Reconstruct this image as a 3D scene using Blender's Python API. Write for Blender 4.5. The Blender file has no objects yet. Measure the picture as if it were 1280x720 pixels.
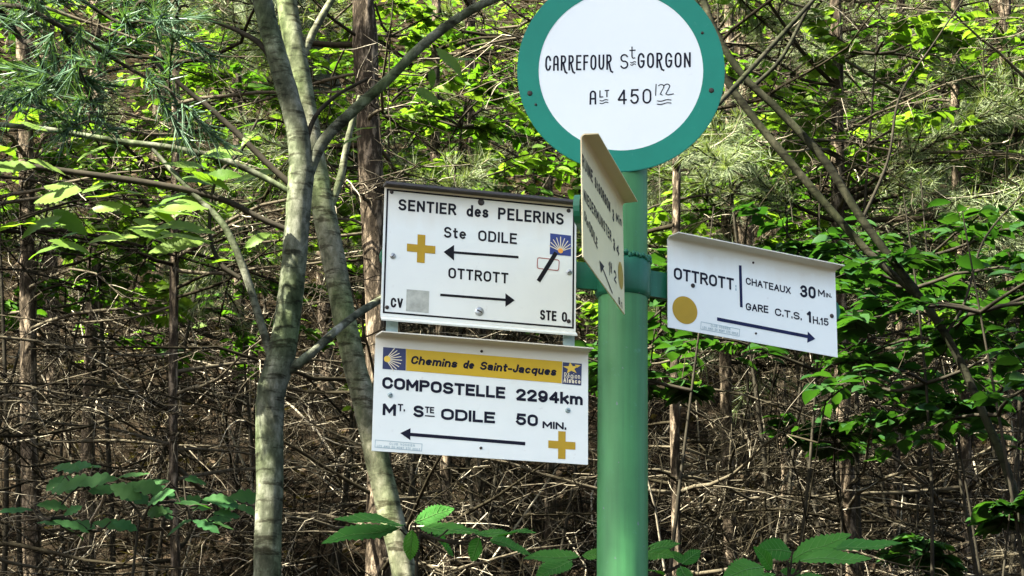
import bpy, math, random
import numpy as np
from mathutils import Vector, Matrix
RAD = math.radians
scene = bpy.context.scene
COL = scene.collection

# ------------------------------------------------------------------ camera, sky, sun, exposure
F_PX, PITCH, ROLL = 2531.06, RAD(15.6495), RAD(-0.9828)
CAM = np.array([0.0, 0.0, 1.6])
RW = np.array(Matrix.Rotation(PITCH, 3, 'X') @ Matrix.Rotation(ROLL, 3, 'Y'))
cam_data = bpy.data.cameras.new("camera")
cam = bpy.data.objects.new("camera", cam_data)
COL.objects.link(cam)
cam_data.sensor_width = 36.0
cam_data.lens = F_PX / 1280 * 36
cam_data.clip_start, cam_data.clip_end = 0.05, 600
cam.matrix_world = Matrix.Translation(CAM) @ Matrix(np.stack([RW[:, 0], RW[:, 2], -RW[:, 1]], 1)).to_4x4()
scene.camera = cam

SUN_EL, SUN_AZ = RAD(50), RAD(-120)          # azimuth measured from +Y towards +X (sun to the left, a little behind the camera)
SUN = np.array([math.cos(SUN_EL) * math.sin(SUN_AZ), math.cos(SUN_EL) * math.cos(SUN_AZ), math.sin(SUN_EL)])
world = bpy.data.worlds.new("World"); scene.world = world; world.use_nodes = True
wn = world.node_tree
sky = wn.nodes.new("ShaderNodeTexSky"); sky.sky_type = 'NISHITA'; sky.sun_disc = False
sky.sun_elevation = SUN_EL; sky.sun_rotation = SUN_AZ; sky.altitude = 450; sky.dust_density = 4.5; sky.ozone_density = .2; sky.air_density = .8
wn.links.new(sky.outputs[0], wn.nodes["Background"].inputs[0])
wn.nodes["Background"].inputs[1].default_value = 0.05
sl = bpy.data.lights.new("sun", 'SUN'); sl.energy = 5.0; sl.angle = RAD(0.5); sl.color = (1.0, 0.94, 0.82)
so = bpy.data.objects.new("sun", sl); COL.objects.link(so)
so.rotation_euler = Vector(SUN).to_track_quat('Z', 'Y').to_euler(); so.location = (0, 0, 30)
scene.view_settings.view_transform = 'Standard'; scene.view_settings.look = 'None'
scene.view_settings.exposure = 3.45; scene.view_settings.gamma = 1.0
scene.view_settings.use_curve_mapping = False
scene.render.engine = 'CYCLES'
scene.cycles.max_bounces = 8; scene.cycles.transparent_max_bounces = 4
scene.cycles.use_denoising = True

# ------------------------------------------------------------------ helpers
def ray(px, py):
    return RW @ np.array([(px - 640) / F_PX, 1.0, (360 - py) / F_PX])
def at(px, py, Y):
    d = ray(px, py); return CAM + d * (Y / d[1])
def project(P):
    P = (np.atleast_2d(P) - CAM) @ RW
    return np.stack([640 + F_PX * P[:, 0] / P[:, 1], 360 - F_PX * P[:, 2] / P[:, 1], P[:, 1]], 1)
def rs(seed): return np.random.RandomState(seed)
def unit(v):
    v = np.asarray(v, float); n = np.linalg.norm(v, axis=-1, keepdims=True); return v / np.maximum(n, 1e-9)

class MB:
    """collects vertices and faces, linked as one mesh object"""
    def __init__(s): s.v = []; s.f3 = []; s.f4 = []; s.n = 0
    def add(s, V, f3=None, f4=None):
        V = np.asarray(V, float).reshape(-1, 3)
        if f3 is not None and len(f3): s.f3.append(np.asarray(f3, int).reshape(-1, 3) + s.n)
        if f4 is not None and len(f4): s.f4.append(np.asarray(f4, int).reshape(-1, 4) + s.n)
        s.v.append(V); s.n += len(V)
    def tube(s, pts, rad, sides=6, cap=False, wob=0, rng=None):
        P = np.asarray(pts, float); n = len(P); rad = np.broadcast_to(np.asarray(rad, float), (n,))
        T = unit(np.gradient(P, axis=0))
        ref = np.array([0.31, 0.17, 0.93]) if abs(T[0, 2]) < 0.9 else np.array([0.95, 0.3, 0.05])
        A = unit(np.cross(T, ref)); B = np.cross(T, A)
        a = np.arange(sides) * 2 * np.pi / sides
        r = rad[:, None] * np.ones((n, sides))
        if wob and rng is not None: r = r * (1 + wob * rng.randn(n, sides))
        V = P[:, None] + r[..., None] * (np.cos(a)[None, :, None] * A[:, None] + np.sin(a)[None, :, None] * B[:, None])
        i = np.arange(n - 1)[:, None] * sides; j = np.arange(sides)[None]; k = (j + 1) % sides
        q = np.stack([i + j, i + k, i + sides + k, i + sides + j], -1).reshape(-1, 4)
        V = V.reshape(-1, 3); f3 = []
        if cap:
            V = np.vstack([V, P[:1], P[-1:]]); m = n * sides
            for t in range(sides):
                f3.append((m, (t + 1) % sides, t)); f3.append((m + 1, (n - 1) * sides + t, (n - 1) * sides + (t + 1) % sides))
        s.add(V, f3, q)
    def box(s, c, size, M=None):
        x, y, z = np.array(size) / 2
        V = np.array([(-x, -y, -z), (x, -y, -z), (x, y, -z), (-x, y, -z), (-x, -y, z), (x, -y, z), (x, y, z), (-x, y, z)])
        if M is not None: V = V @ np.asarray(M).T
        s.add(V + np.asarray(c), None, [(0, 3, 2, 1), (4, 5, 6, 7), (0, 1, 5, 4), (1, 2, 6, 5), (2, 3, 7, 6), (3, 0, 4, 7)])
    def prism(s, poly, y0, y1):
        """closed outline in local x,z, from y0 (front) to y1 (back); convex"""
        n = len(poly); P = np.array(poly)
        V = np.vstack([np.c_[P[:, 0], np.full(n, y0), P[:, 1]], np.c_[P[:, 0], np.full(n, y1), P[:, 1]], [[P[:, 0].mean(), y0, P[:, 1].mean()], [P[:, 0].mean(), y1, P[:, 1].mean()]]])
        f3 = []; f4 = []
        for i in range(n):
            j = (i + 1) % n
            f3 += [(2 * n, i, j), (2 * n + 1, n + j, n + i)]; f4.append((i, n + i, n + j, j))
        s.add(V, f3, f4)
    smooth = False
    def mesh(s, name, mat, smooth=None):
        smooth = MB.smooth if smooth is None else smooth
        me = bpy.data.meshes.new(name)
        V = np.vstack(s.v) if s.v else np.zeros((0, 3))
        f3 = np.vstack(s.f3) if s.f3 else np.zeros((0, 3), int); f4 = np.vstack(s.f4) if s.f4 else np.zeros((0, 4), int)
        me.vertices.add(len(V)); me.vertices.foreach_set("co", V.astype(np.float32).ravel())
        loops = np.concatenate([f3.ravel(), f4.ravel()]).astype(np.int32)
        tot = np.concatenate([np.full(len(f3), 3), np.full(len(f4), 4)]).astype(np.int32)
        me.loops.add(len(loops)); me.loops.foreach_set("vertex_index", loops)
        me.polygons.add(len(tot)); me.polygons.foreach_set("loop_start", (np.cumsum(tot) - tot).astype(np.int32))
        me.polygons.foreach_set("use_smooth", np.full(len(tot), bool(smooth)))
        me.update(calc_edges=True)
        if mat: me.materials.append(mat)
        return me
    def build(s, name, mat, parent=None, smooth=None):
        o = bpy.data.objects.new(name, s.mesh(name, mat, smooth)); COL.objects.link(o)
        if parent: o.parent = parent
        return o

def tag(o, label=None, cat=None, group=None, kind=None):
    if label: o["label"] = label
    if cat: o["category"] = cat
    if group: o["group"] = group
    if kind: o["kind"] = kind
    return o
def thing(name, label, cat, loc=(0, 0, 0), group=None, M=None):
    o = bpy.data.objects.new(name, None); COL.objects.link(o); o.empty_display_size = .05
    if M is not None: o.matrix_world = M
    else: o.location = tuple(loc)
    return tag(o, label, cat, group)
def inst(name, me, parent, loc=(0, 0, 0), rz=0, sc=1.0, tilt=0):
    o = bpy.data.objects.new(name, me); COL.objects.link(o); o.parent = parent
    o.location = tuple(loc); o.rotation_euler = (0, tilt, rz); o.scale = (sc, sc, sc)
    return o

# ------------------------------------------------------------------ materials
def mat(name):
    m = bpy.data.materials.new(name); m.use_nodes = True
    nt = m.node_tree; return m, nt, nt.nodes["Principled BSDF"]
def node(nt, typ, **kw):
    n = nt.nodes.new(typ)
    for k, v in kw.items():
        if k in n.inputs: n.inputs[k].default_value = v
        else: setattr(n, k, v)
    return n
def ramp(nt, src, stops):
    r = nt.nodes.new("ShaderNodeValToRGB"); cr = r.color_ramp
    while len(cr.elements) < len(stops): cr.elements.new(0.5)
    for e, (p, c) in zip(cr.elements, stops): e.position = p; e.color = (*c, 1)
    nt.links.new(src, r.inputs[0]); return r.outputs[0]
def coords(nt, scale=(1, 1, 1)):
    t = nt.nodes.new("ShaderNodeTexCoord"); mp = nt.nodes.new("ShaderNodeMapping"); mp.inputs['Scale'].default_value = scale
    nt.links.new(t.outputs['Object'], mp.inputs[0]); return mp.outputs[0]
def noise(nt, vec, scale, detail=5, rough=.6):
    n = node(nt, "ShaderNodeTexNoise", Scale=scale, Detail=detail, Roughness=rough); nt.links.new(vec, n.inputs['Vector']); return n.outputs[0]
def bump(nt, b, h, strength, dist):
    n = node(nt, "ShaderNodeBump", Strength=strength, Distance=dist); nt.links.new(h, n.inputs['Height']); nt.links.new(n.outputs[0], b.inputs['Normal'])
def plain(name, c, rough=.5, spec=.5, var=.0, vs=40, metal=0):
    m, nt, b = mat(name); b.inputs['Base Color'].default_value = (*c, 1); b.inputs['Roughness'].default_value = rough
    b.inputs['Specular IOR Level'].default_value = spec; b.inputs['Metallic'].default_value = metal
    if var:
        v = noise(nt, coords(nt), vs, 6, .65)
        lo = tuple(max(0, x * (1 - var)) for x in c); hi = tuple(min(1, x * (1 + var)) for x in c)
        nt.links.new(ramp(nt, v, [(.3, lo), (.7, hi)]), b.inputs['Base Color'])
    return m
def leaf_mat(name, c1, c2, trans=.45, rough=.45, spec=.1):
    m, nt, b = mat(name)
    g = nt.nodes.new("ShaderNodeNewGeometry")
    col = ramp(nt, g.outputs['Random Per Island'], [(0, c1), (1, c2)])
    nt.links.new(col, b.inputs['Base Color']); b.inputs['Roughness'].default_value = rough; b.inputs['Specular IOR Level'].default_value = spec
    tr = nt.nodes.new("ShaderNodeBsdfTranslucent")
    hs = node(nt, "ShaderNodeMixRGB", blend_type='MULTIPLY'); hs.inputs[0].default_value = 1; hs.inputs[2].default_value = (1.5, 1.7, .45, 1)
    nt.links.new(col, hs.inputs[1]); nt.links.new(hs.outputs[0], tr.inputs[0])
    mx = nt.nodes.new("ShaderNodeMixShader"); mx.inputs[0].default_value = trans
    nt.links.new(b.outputs[0], mx.inputs[1]); nt.links.new(tr.outputs[0], mx.inputs[2])
    nt.links.new(mx.outputs[0], nt.nodes["Material Output"].inputs[0]); return m
def bark_mat(name, stops, sx, sz, bs=.4, bd=.01, rough=.85, bands=None):
    m, nt, b = mat(name); vec = coords(nt, (1, 1, sz))
    n1 = noise(nt, vec, sx, 7, .68); col = ramp(nt, n1, stops)
    h = n1
    if bands:
        v2 = coords(nt, (.22, .22, 1)); n2 = noise(nt, v2, bands * 3, 5, .7)
        f = ramp(nt, n2, [(.52, (1, 1, 1)), (.62, (.22, .2, .16))])
        mm = node(nt, "ShaderNodeMixRGB", blend_type='MULTIPLY'); mm.inputs[0].default_value = .9
        nt.links.new(col, mm.inputs[1]); nt.links.new(f, mm.inputs[2]); col = mm.outputs[0]
        v3 = coords(nt, (1, 1, .5)); n3 = noise(nt, v3, 9, 3, .5)
        f3 = ramp(nt, n3, [(.42, (1, 1, 1)), (.66, (.62, .85, .42))])
        m3 = node(nt, "ShaderNodeMixRGB", blend_type='MULTIPLY'); m3.inputs[0].default_value = .8
        nt.links.new(col, m3.inputs[1]); nt.links.new(f3, m3.inputs[2]); col = m3.outputs[0]
    nt.links.new(col, b.inputs['Base Color']); b.inputs['Roughness'].default_value = rough; b.inputs['Specular IOR Level'].default_value = .06
    bump(nt, b, h, bs, bd); return m

M = {}
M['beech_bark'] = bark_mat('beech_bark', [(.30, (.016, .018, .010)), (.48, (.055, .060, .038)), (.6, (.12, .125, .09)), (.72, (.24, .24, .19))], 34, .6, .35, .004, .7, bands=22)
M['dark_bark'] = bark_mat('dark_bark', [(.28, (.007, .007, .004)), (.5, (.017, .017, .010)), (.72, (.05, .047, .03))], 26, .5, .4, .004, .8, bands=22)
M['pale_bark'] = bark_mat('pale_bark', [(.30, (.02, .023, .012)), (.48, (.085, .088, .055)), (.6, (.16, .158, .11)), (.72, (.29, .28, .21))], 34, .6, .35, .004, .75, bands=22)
M['pine_bark'] = bark_mat('pine_bark', [(.3, (.012, .009, .006)), (.5, (.036, .028, .018)), (.66, (.24, .19, .13))], 58, .3, 1.0, .012)
def dead_mat():
    m, nt, b = mat('dead_wood'); g = nt.nodes.new("ShaderNodeNewGeometry")
    c1 = ramp(nt, g.outputs['Random Per Island'], [(0, (.008, .007, .004)), (.55, (.015, .013, .007)), (.70, (.045, .039, .024)), (.88, (.16, .142, .10)), (1, (.42, .385, .29))])
    f = ramp(nt, noise(nt, coords(nt), 30, 6, .7), [(.3, (.45, .42, .38)), (.7, (1.0, 1.0, 1.0))])
    mm = node(nt, "ShaderNodeMixRGB", blend_type='MULTIPLY'); mm.inputs[0].default_value = 1; nt.links.new(c1, mm.inputs[1]); nt.links.new(f, mm.inputs[2])
    nt.links.new(mm.outputs[0], b.inputs['Base Color']); b.inputs['Roughness'].default_value = .85; b.inputs['Specular IOR Level'].default_value = .04; return m
M['dead_wood'] = dead_mat()
M['dark_twig'] = bark_mat('dark_twig', [(.3, (.010, .009, .006)), (.7, (.034, .03, .02))], 24, 1, .3, .003)
M['leaf_beech'] = leaf_mat('leaf_beech', (.022, .065, .008), (.06, .125, .018), .45)
M['leaf_dark'] = leaf_mat('leaf_dark', (.012, .04, .010), (.026, .066, .015), .35)
M['leaf_chestnut'] = leaf_mat('leaf_chestnut', (.032, .14, .02), (.06, .19, .03), .35, .7)
M['leaf_oak'] = leaf_mat('leaf_oak', (.016, .062, .018), (.035, .088, .022), .35, .7)
M['leaf_light'] = leaf_mat('leaf_light', (.045, .10, .012), (.12, .18, .035), .45)
M['vein'] = leaf_mat('vein', (.10, .24, .06), (.12, .26, .07), .2, .6)
M['needle_blue'] = leaf_mat('needle_blue', (.03, .07, .035), (.08, .13, .075), .2, .4)
M['needle_green'] = leaf_mat('needle_green', (.05, .08, .035), (.22, .25, .14), .2, .5)
M['needle_brown'] = leaf_mat('needle_brown', (.13, .07, .03), (.25, .14, .06), .2, .7)

def ground_mat():
    m, nt, b = mat('leaf_litter'); v = coords(nt)
    n1 = noise(nt, v, 9, 8, .75); c = ramp(nt, n1, [(.3, (.009, .007, .004)), (.5, (.022, .017, .011)), (.72, (.055, .043, .028))])
    nt.links.new(c, b.inputs['Base Color']); b.inputs['Roughness'].default_value = .95; b.inputs['Specular IOR Level'].default_value = 0
    bump(nt, b, noise(nt, v, 40, 8, .8), 1, .05); return m
M['ground'] = ground_mat()
M['litter'] = leaf_mat('litter', (.008, .006, .004), (.065, .048, .03), .1, .8, 0)

def paint_mat(name, c, var=.12, rough=.32, dirt=(.2, .19, .14), dl=.0, scale=9, top_tint=None, streak=0):
    m, nt, b = mat(name); v = coords(nt)
    lo = tuple(x * (1 - var) for x in c); hi = tuple(min(1, x * (1 + var)) for x in c)
    col = ramp(nt, noise(nt, v, scale, 5, .6), [(.3, lo), (.7, hi)])
    if dl:
        f = ramp(nt, noise(nt, v, scale * 9, 6, .7), [(.62, (0, 0, 0)), (.78, (dl, dl, dl))])
        mm = node(nt, "ShaderNodeMixRGB"); nt.links.new(f, mm.inputs[0]); nt.links.new(col, mm.inputs[1]); mm.inputs[2].default_value = (*dirt, 1); col = mm.outputs[0]
    if top_tint:                              # tint that grows stronger towards the upper edge, broken up by noise
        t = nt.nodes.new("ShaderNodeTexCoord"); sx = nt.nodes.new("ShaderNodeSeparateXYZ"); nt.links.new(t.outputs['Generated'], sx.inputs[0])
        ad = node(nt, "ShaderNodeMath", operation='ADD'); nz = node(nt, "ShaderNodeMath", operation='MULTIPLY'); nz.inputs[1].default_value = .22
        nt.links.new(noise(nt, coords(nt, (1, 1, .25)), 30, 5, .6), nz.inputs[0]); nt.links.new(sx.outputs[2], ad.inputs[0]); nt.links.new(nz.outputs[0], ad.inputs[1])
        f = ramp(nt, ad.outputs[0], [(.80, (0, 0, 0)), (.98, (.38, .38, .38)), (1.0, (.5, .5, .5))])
        mm = node(nt, "ShaderNodeMixRGB"); nt.links.new(f, mm.inputs[0]); nt.links.new(col, mm.inputs[1]); mm.inputs[2].default_value = (*top_tint, 1); col = mm.outputs[0]
    if streak:
        f = ramp(nt, noise(nt, coords(nt, (1, 1, .05)), 70, 5, .6), [(.45, (0, 0, 0)), (.75, (streak, streak, streak))])
        mm = node(nt, "ShaderNodeMixRGB"); nt.links.new(f, mm.inputs[0]); nt.links.new(col, mm.inputs[1]); mm.inputs[2].default_value = (*[x * .5 for x in c], 1); col = mm.outputs[0]
        f = ramp(nt, noise(nt, coords(nt), 55, 4, .5), [(.70, (0, 0, 0)), (.73, (.75, .75, .75))])
        mm = node(nt, "ShaderNodeMixRGB"); nt.links.new(f, mm.inputs[0]); nt.links.new(col, mm.inputs[1]); mm.inputs[2].default_value = (.16, .17, .2, 1); col = mm.outputs[0]
    nt.links.new(col, b.inputs['Base Color']); b.inputs['Roughness'].default_value = rough; b.inputs['Specular IOR Level'].default_value = .28
    bump(nt, b, noise(nt, v, scale * 14, 4, .6), .06, .002); return m
M['white_sign'] = paint_mat('white_sign', (.77, .825, .745), .035, .33, (.42, .40, .33), .45, 6, top_tint=(.58, .50, .33))
M['aged_sign'] = paint_mat('aged_sign', (.86, .78, .43), .06, .4, (.36, .30, .2), .5, 8, top_tint=(.5, .38, .2))
M['hood_cream'] = paint_mat('hood_cream', (.60, .55, .43), .12, .5, (.25, .2, .13), .7, 14)
M['white_disc'] = paint_mat('white_disc', (.79, .86, .835), .02, .3, (.5, .5, .45), .2, 5)
M['green_ring'] = paint_mat('green_ring', (.005, .215, .145), .10, .42, (.12, .35, .28), .35, 7)
M['green_post'] = paint_mat('green_post', (.052, .200, .066), .16, .45, (.12, .3, .24), .5, 7, streak=.55)
M['green_arm'] = paint_mat('green_arm', (.016, .13, .068), .16, .36, (.10, .32, .25), .6, 12, streak=.4)
M['black'] = plain('black_paint', (.008, .008, .010), .55, .15, .25, 60)
M['navy'] = plain('navy_paint', (.010, .015, .055), .55, .15, .3, 50)
M['ink'] = plain('ink_paint', (.007, .008, .018), .55, .15, .25, 60)
M['ochre'] = paint_mat('ochre', (.42, .27, .010), .10, .45, (.3, .2, .04), .4, 12)
M['yellow'] = paint_mat('yellow', (.55, .37, .012), .06, .4, (.4, .3, .05), .2, 12)
M['blue'] = plain('emblem_blue', (.025, .05, .20), .4, .4, .15, 40)
M['dark_blue'] = plain('emblem_dark_blue', (.02, .028, .085), .4, .4, .15, 40)
M['cream'] = plain('emblem_cream', (.72, .66, .45), .5)
M['gold'] = plain('emblem_gold', (.75, .52, .05), .5)
M['orange'] = plain('emblem_orange', (.8, .35, .05), .5)
M['red'] = plain('emblem_red', (.35, .10, .08), .5)
M['grey_patch'] = plain('grey_patch', (.42, .45, .38), .6, .3, .25, 70)
M['pale_print'] = plain('pale_print', (.34, .46, .46), .5)
M['steel'] = plain('steel_screw', (.42, .45, .44), .4, .5, .3, 90, .7)
M['rust'] = plain('rusty_screw', (.05, .042, .035), .6, .4, .4, 120, .4)
M['zinc'] = plain('zinc_strap', (.30, .40, .39), .45, .5, .2, 40, .3)
M['lip_shade'] = plain('sign_lip', (.055, .05, .045), .5, .4, .3, 30)  # near-black colour stands in for the shade under the hood

# ------------------------------------------------------------------ terrain
def h_ground(x, y):
    x = np.asarray(x, float); y = np.asarray(y, float)
    t = np.clip((y - 3.9), 0, None); r = t * t / (t + .8) * .62
    r = r + .10 * np.sin(x * .9 + y * .5) * np.clip(t, 0, 1) + .06 * np.sin(x * 2.3 - y * 1.7) * np.clip(t, 0, 1)
    far = np.clip(y - 34, 0, None); r = r - far * .62 * .75
    back = np.clip(-y - 2, 0, None); return r - back * .12
xs = np.concatenate([np.linspace(-160, -14, 24), np.linspace(-13, 13, 105), np.linspace(14, 160, 24)])
ys = np.concatenate([np.linspace(-160, -6, 18), np.linspace(-5, 40, 160), np.linspace(42, 220, 24)])
X, Y = np.meshgrid(xs, ys); Z = h_ground(X, Y) + .02 * rs(1).randn(*X.shape) * (Y > 4)
g = MB(); nx = len(xs); i = (np.arange(len(ys) - 1)[:, None] * nx + np.arange(nx - 1)[None]).ravel()
g.add(np.stack([X, Y, Z], -1), None, np.stack([i, i + 1, i + nx + 1, i + nx], -1))
tag(g.build('forest_floor', M['ground'], smooth=True), 'brown wooded bank covered with dead leaves behind the signpost', kind='structure')

# ------------------------------------------------------------------ leaf geometry
A_ = np.array([0, .22, .5, .8, 1.0]); HW = np.array([0, .36, .5, .3, 0])
TV = np.array([(0, 0, 0), (.22, 0, -.01), (.5, 0, -.03), (.8, 0, -.09), (1, 0, -.17),
               (.22, .36, .05), (.5, .5, .05), (.8, .3, -.03), (.22, -.36, .05), (.5, -.5, .05), (.8, -.3, -.03)])
T3 = np.array([(0, 1, 5), (0, 8, 1), (3, 4, 7), (3, 10, 4)]); T4 = np.array([(1, 2, 6, 5), (2, 3, 7, 6), (1, 8, 9, 2), (2, 9, 10, 3)])
RV = np.array([(0, 0, 0), (.45, .5, .04), (1, 0, -.08), (.45, -.5, .04)]); R3 = np.array([(0, 2, 1), (0, 3, 2)])
def leaves(mb, p, d, n, L, W, simple=False):
    """N leaves at p growing along d with upper side n"""
    p = np.atleast_2d(p); N = len(p)
    d = unit(np.broadcast_to(d, (N, 3))); n = np.broadcast_to(n, (N, 3)); s = unit(np.cross(n, d)); n = np.cross(d, s)
    L = np.broadcast_to(L, (N,))[:, None, None]; W = np.broadcast_to(W, (N,))[:, None, None]
    T = RV if simple else TV
    V = p[:, None] + T[None, :, 0:1] * L * d[:, None] + T[None, :, 1:2] * W * s[:, None] + T[None, :, 2:3] * L * n[:, None]
    off = (np.arange(N) * len(T))[:, None, None]
    if simple: mb.add(V, (R3[None] + off), None)
    else:
        mb.v.append(V.reshape(-1, 3)); mb.f3.append((T3[None] + off).reshape(-1, 3) + mb.n); mb.f4.append((T4[None] + off).reshape(-1, 4) + mb.n); mb.n += N * len(T)
def fine_leaf(mb, base, tip, normal, W, teeth=14, lobes=0, curl=.12, rng=None):
    """one large leaf with serrated or lobed margin, drawn from base to tip"""
    base = np.asarray(base, float); d = np.asarray(tip, float) - base; L = np.linalg.norm(d); d = d / L
    s = unit(np.cross(normal, d)); n = np.cross(d, s)
    k = teeth * 2 + 1; t = np.linspace(0, 1, k)
    w = np.sin(np.pi * t ** .85) ** .8 * .5
    if lobes: w = w * (.62 + .38 * np.abs(np.sin(np.pi * t * lobes + .6))) * (0.45 + .75 * t ** .6)
    else: w[1::2] *= 1.0; w[2:-1:2] *= .80
    ph = rng.rand() * 6 if rng is not None else 0
    z = -curl * t ** 2 + .015 * np.sin(t * 9 + ph)
    mid = base + np.outer(t * L, d) + np.outer(z * L, n)
    mb_v = []
    for q, dz in ((-1, .07), (-.5, .045), (0, 0), (.5, .045), (1, .07)):
        ruff = .012 * np.sin(np.pi * np.arange(k)) + .014 * np.sin(t * 22 + q * 3 + ph)
        tt = np.outer(np.where(abs(q) == 1, .02, 0) * L * np.ones(k), d)
        mb_v.append(mid + np.outer(q * w * W, s) + np.outer((dz + ruff * abs(q)) * W * np.sin(np.pi * t), n) + tt)
    V = np.stack(mb_v, 1).reshape(-1, 3)
    i = np.arange(k - 1)[:, None] * 5 + np.arange(4)[None]; i = i.ravel()
    mb.add(V, None, np.stack([i, i + 1, i + 6, i + 5], -1)); return mid + n * .0006, s, n, w * W, d
def rand_up(rng, N, tilt=.45):
    return unit(np.c_[tilt * rng.randn(N), tilt * rng.randn(N), np.ones(N)])

# ------------------------------------------------------------------ sign plates
class Sign:
    def __init__(s, name, label, pos, yaw, roll, tilt, w, h, scale=1.0):
        pos = np.array(pos) * 1.3 * scale + np.array([0, 0, 1.6]); s.w, s.h = w * 1.3 * scale, h * 1.3 * scale
        R = Matrix.Rotation(RAD(yaw), 3, 'Z') @ Matrix.Rotation(RAD(tilt), 3, 'X') @ Matrix.Rotation(RAD(roll), 3, 'Y')
        s.R = np.array(R); s.o = pos; s.n = 0
        s.root = thing(name, label, 'sign', M=Matrix.Translation(pos) @ R.to_4x4())
    def loc(s, px, py):
        d = s.R.T @ ray(px, py); c = s.R.T @ (CAM - s.o); t = -c[1] / d[1]
        return np.array([c[0] + d[0] * t, c[2] + d[2] * t])
    def world(s, x, y, z): return s.o + s.R @ np.array([x, y, z])

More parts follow.
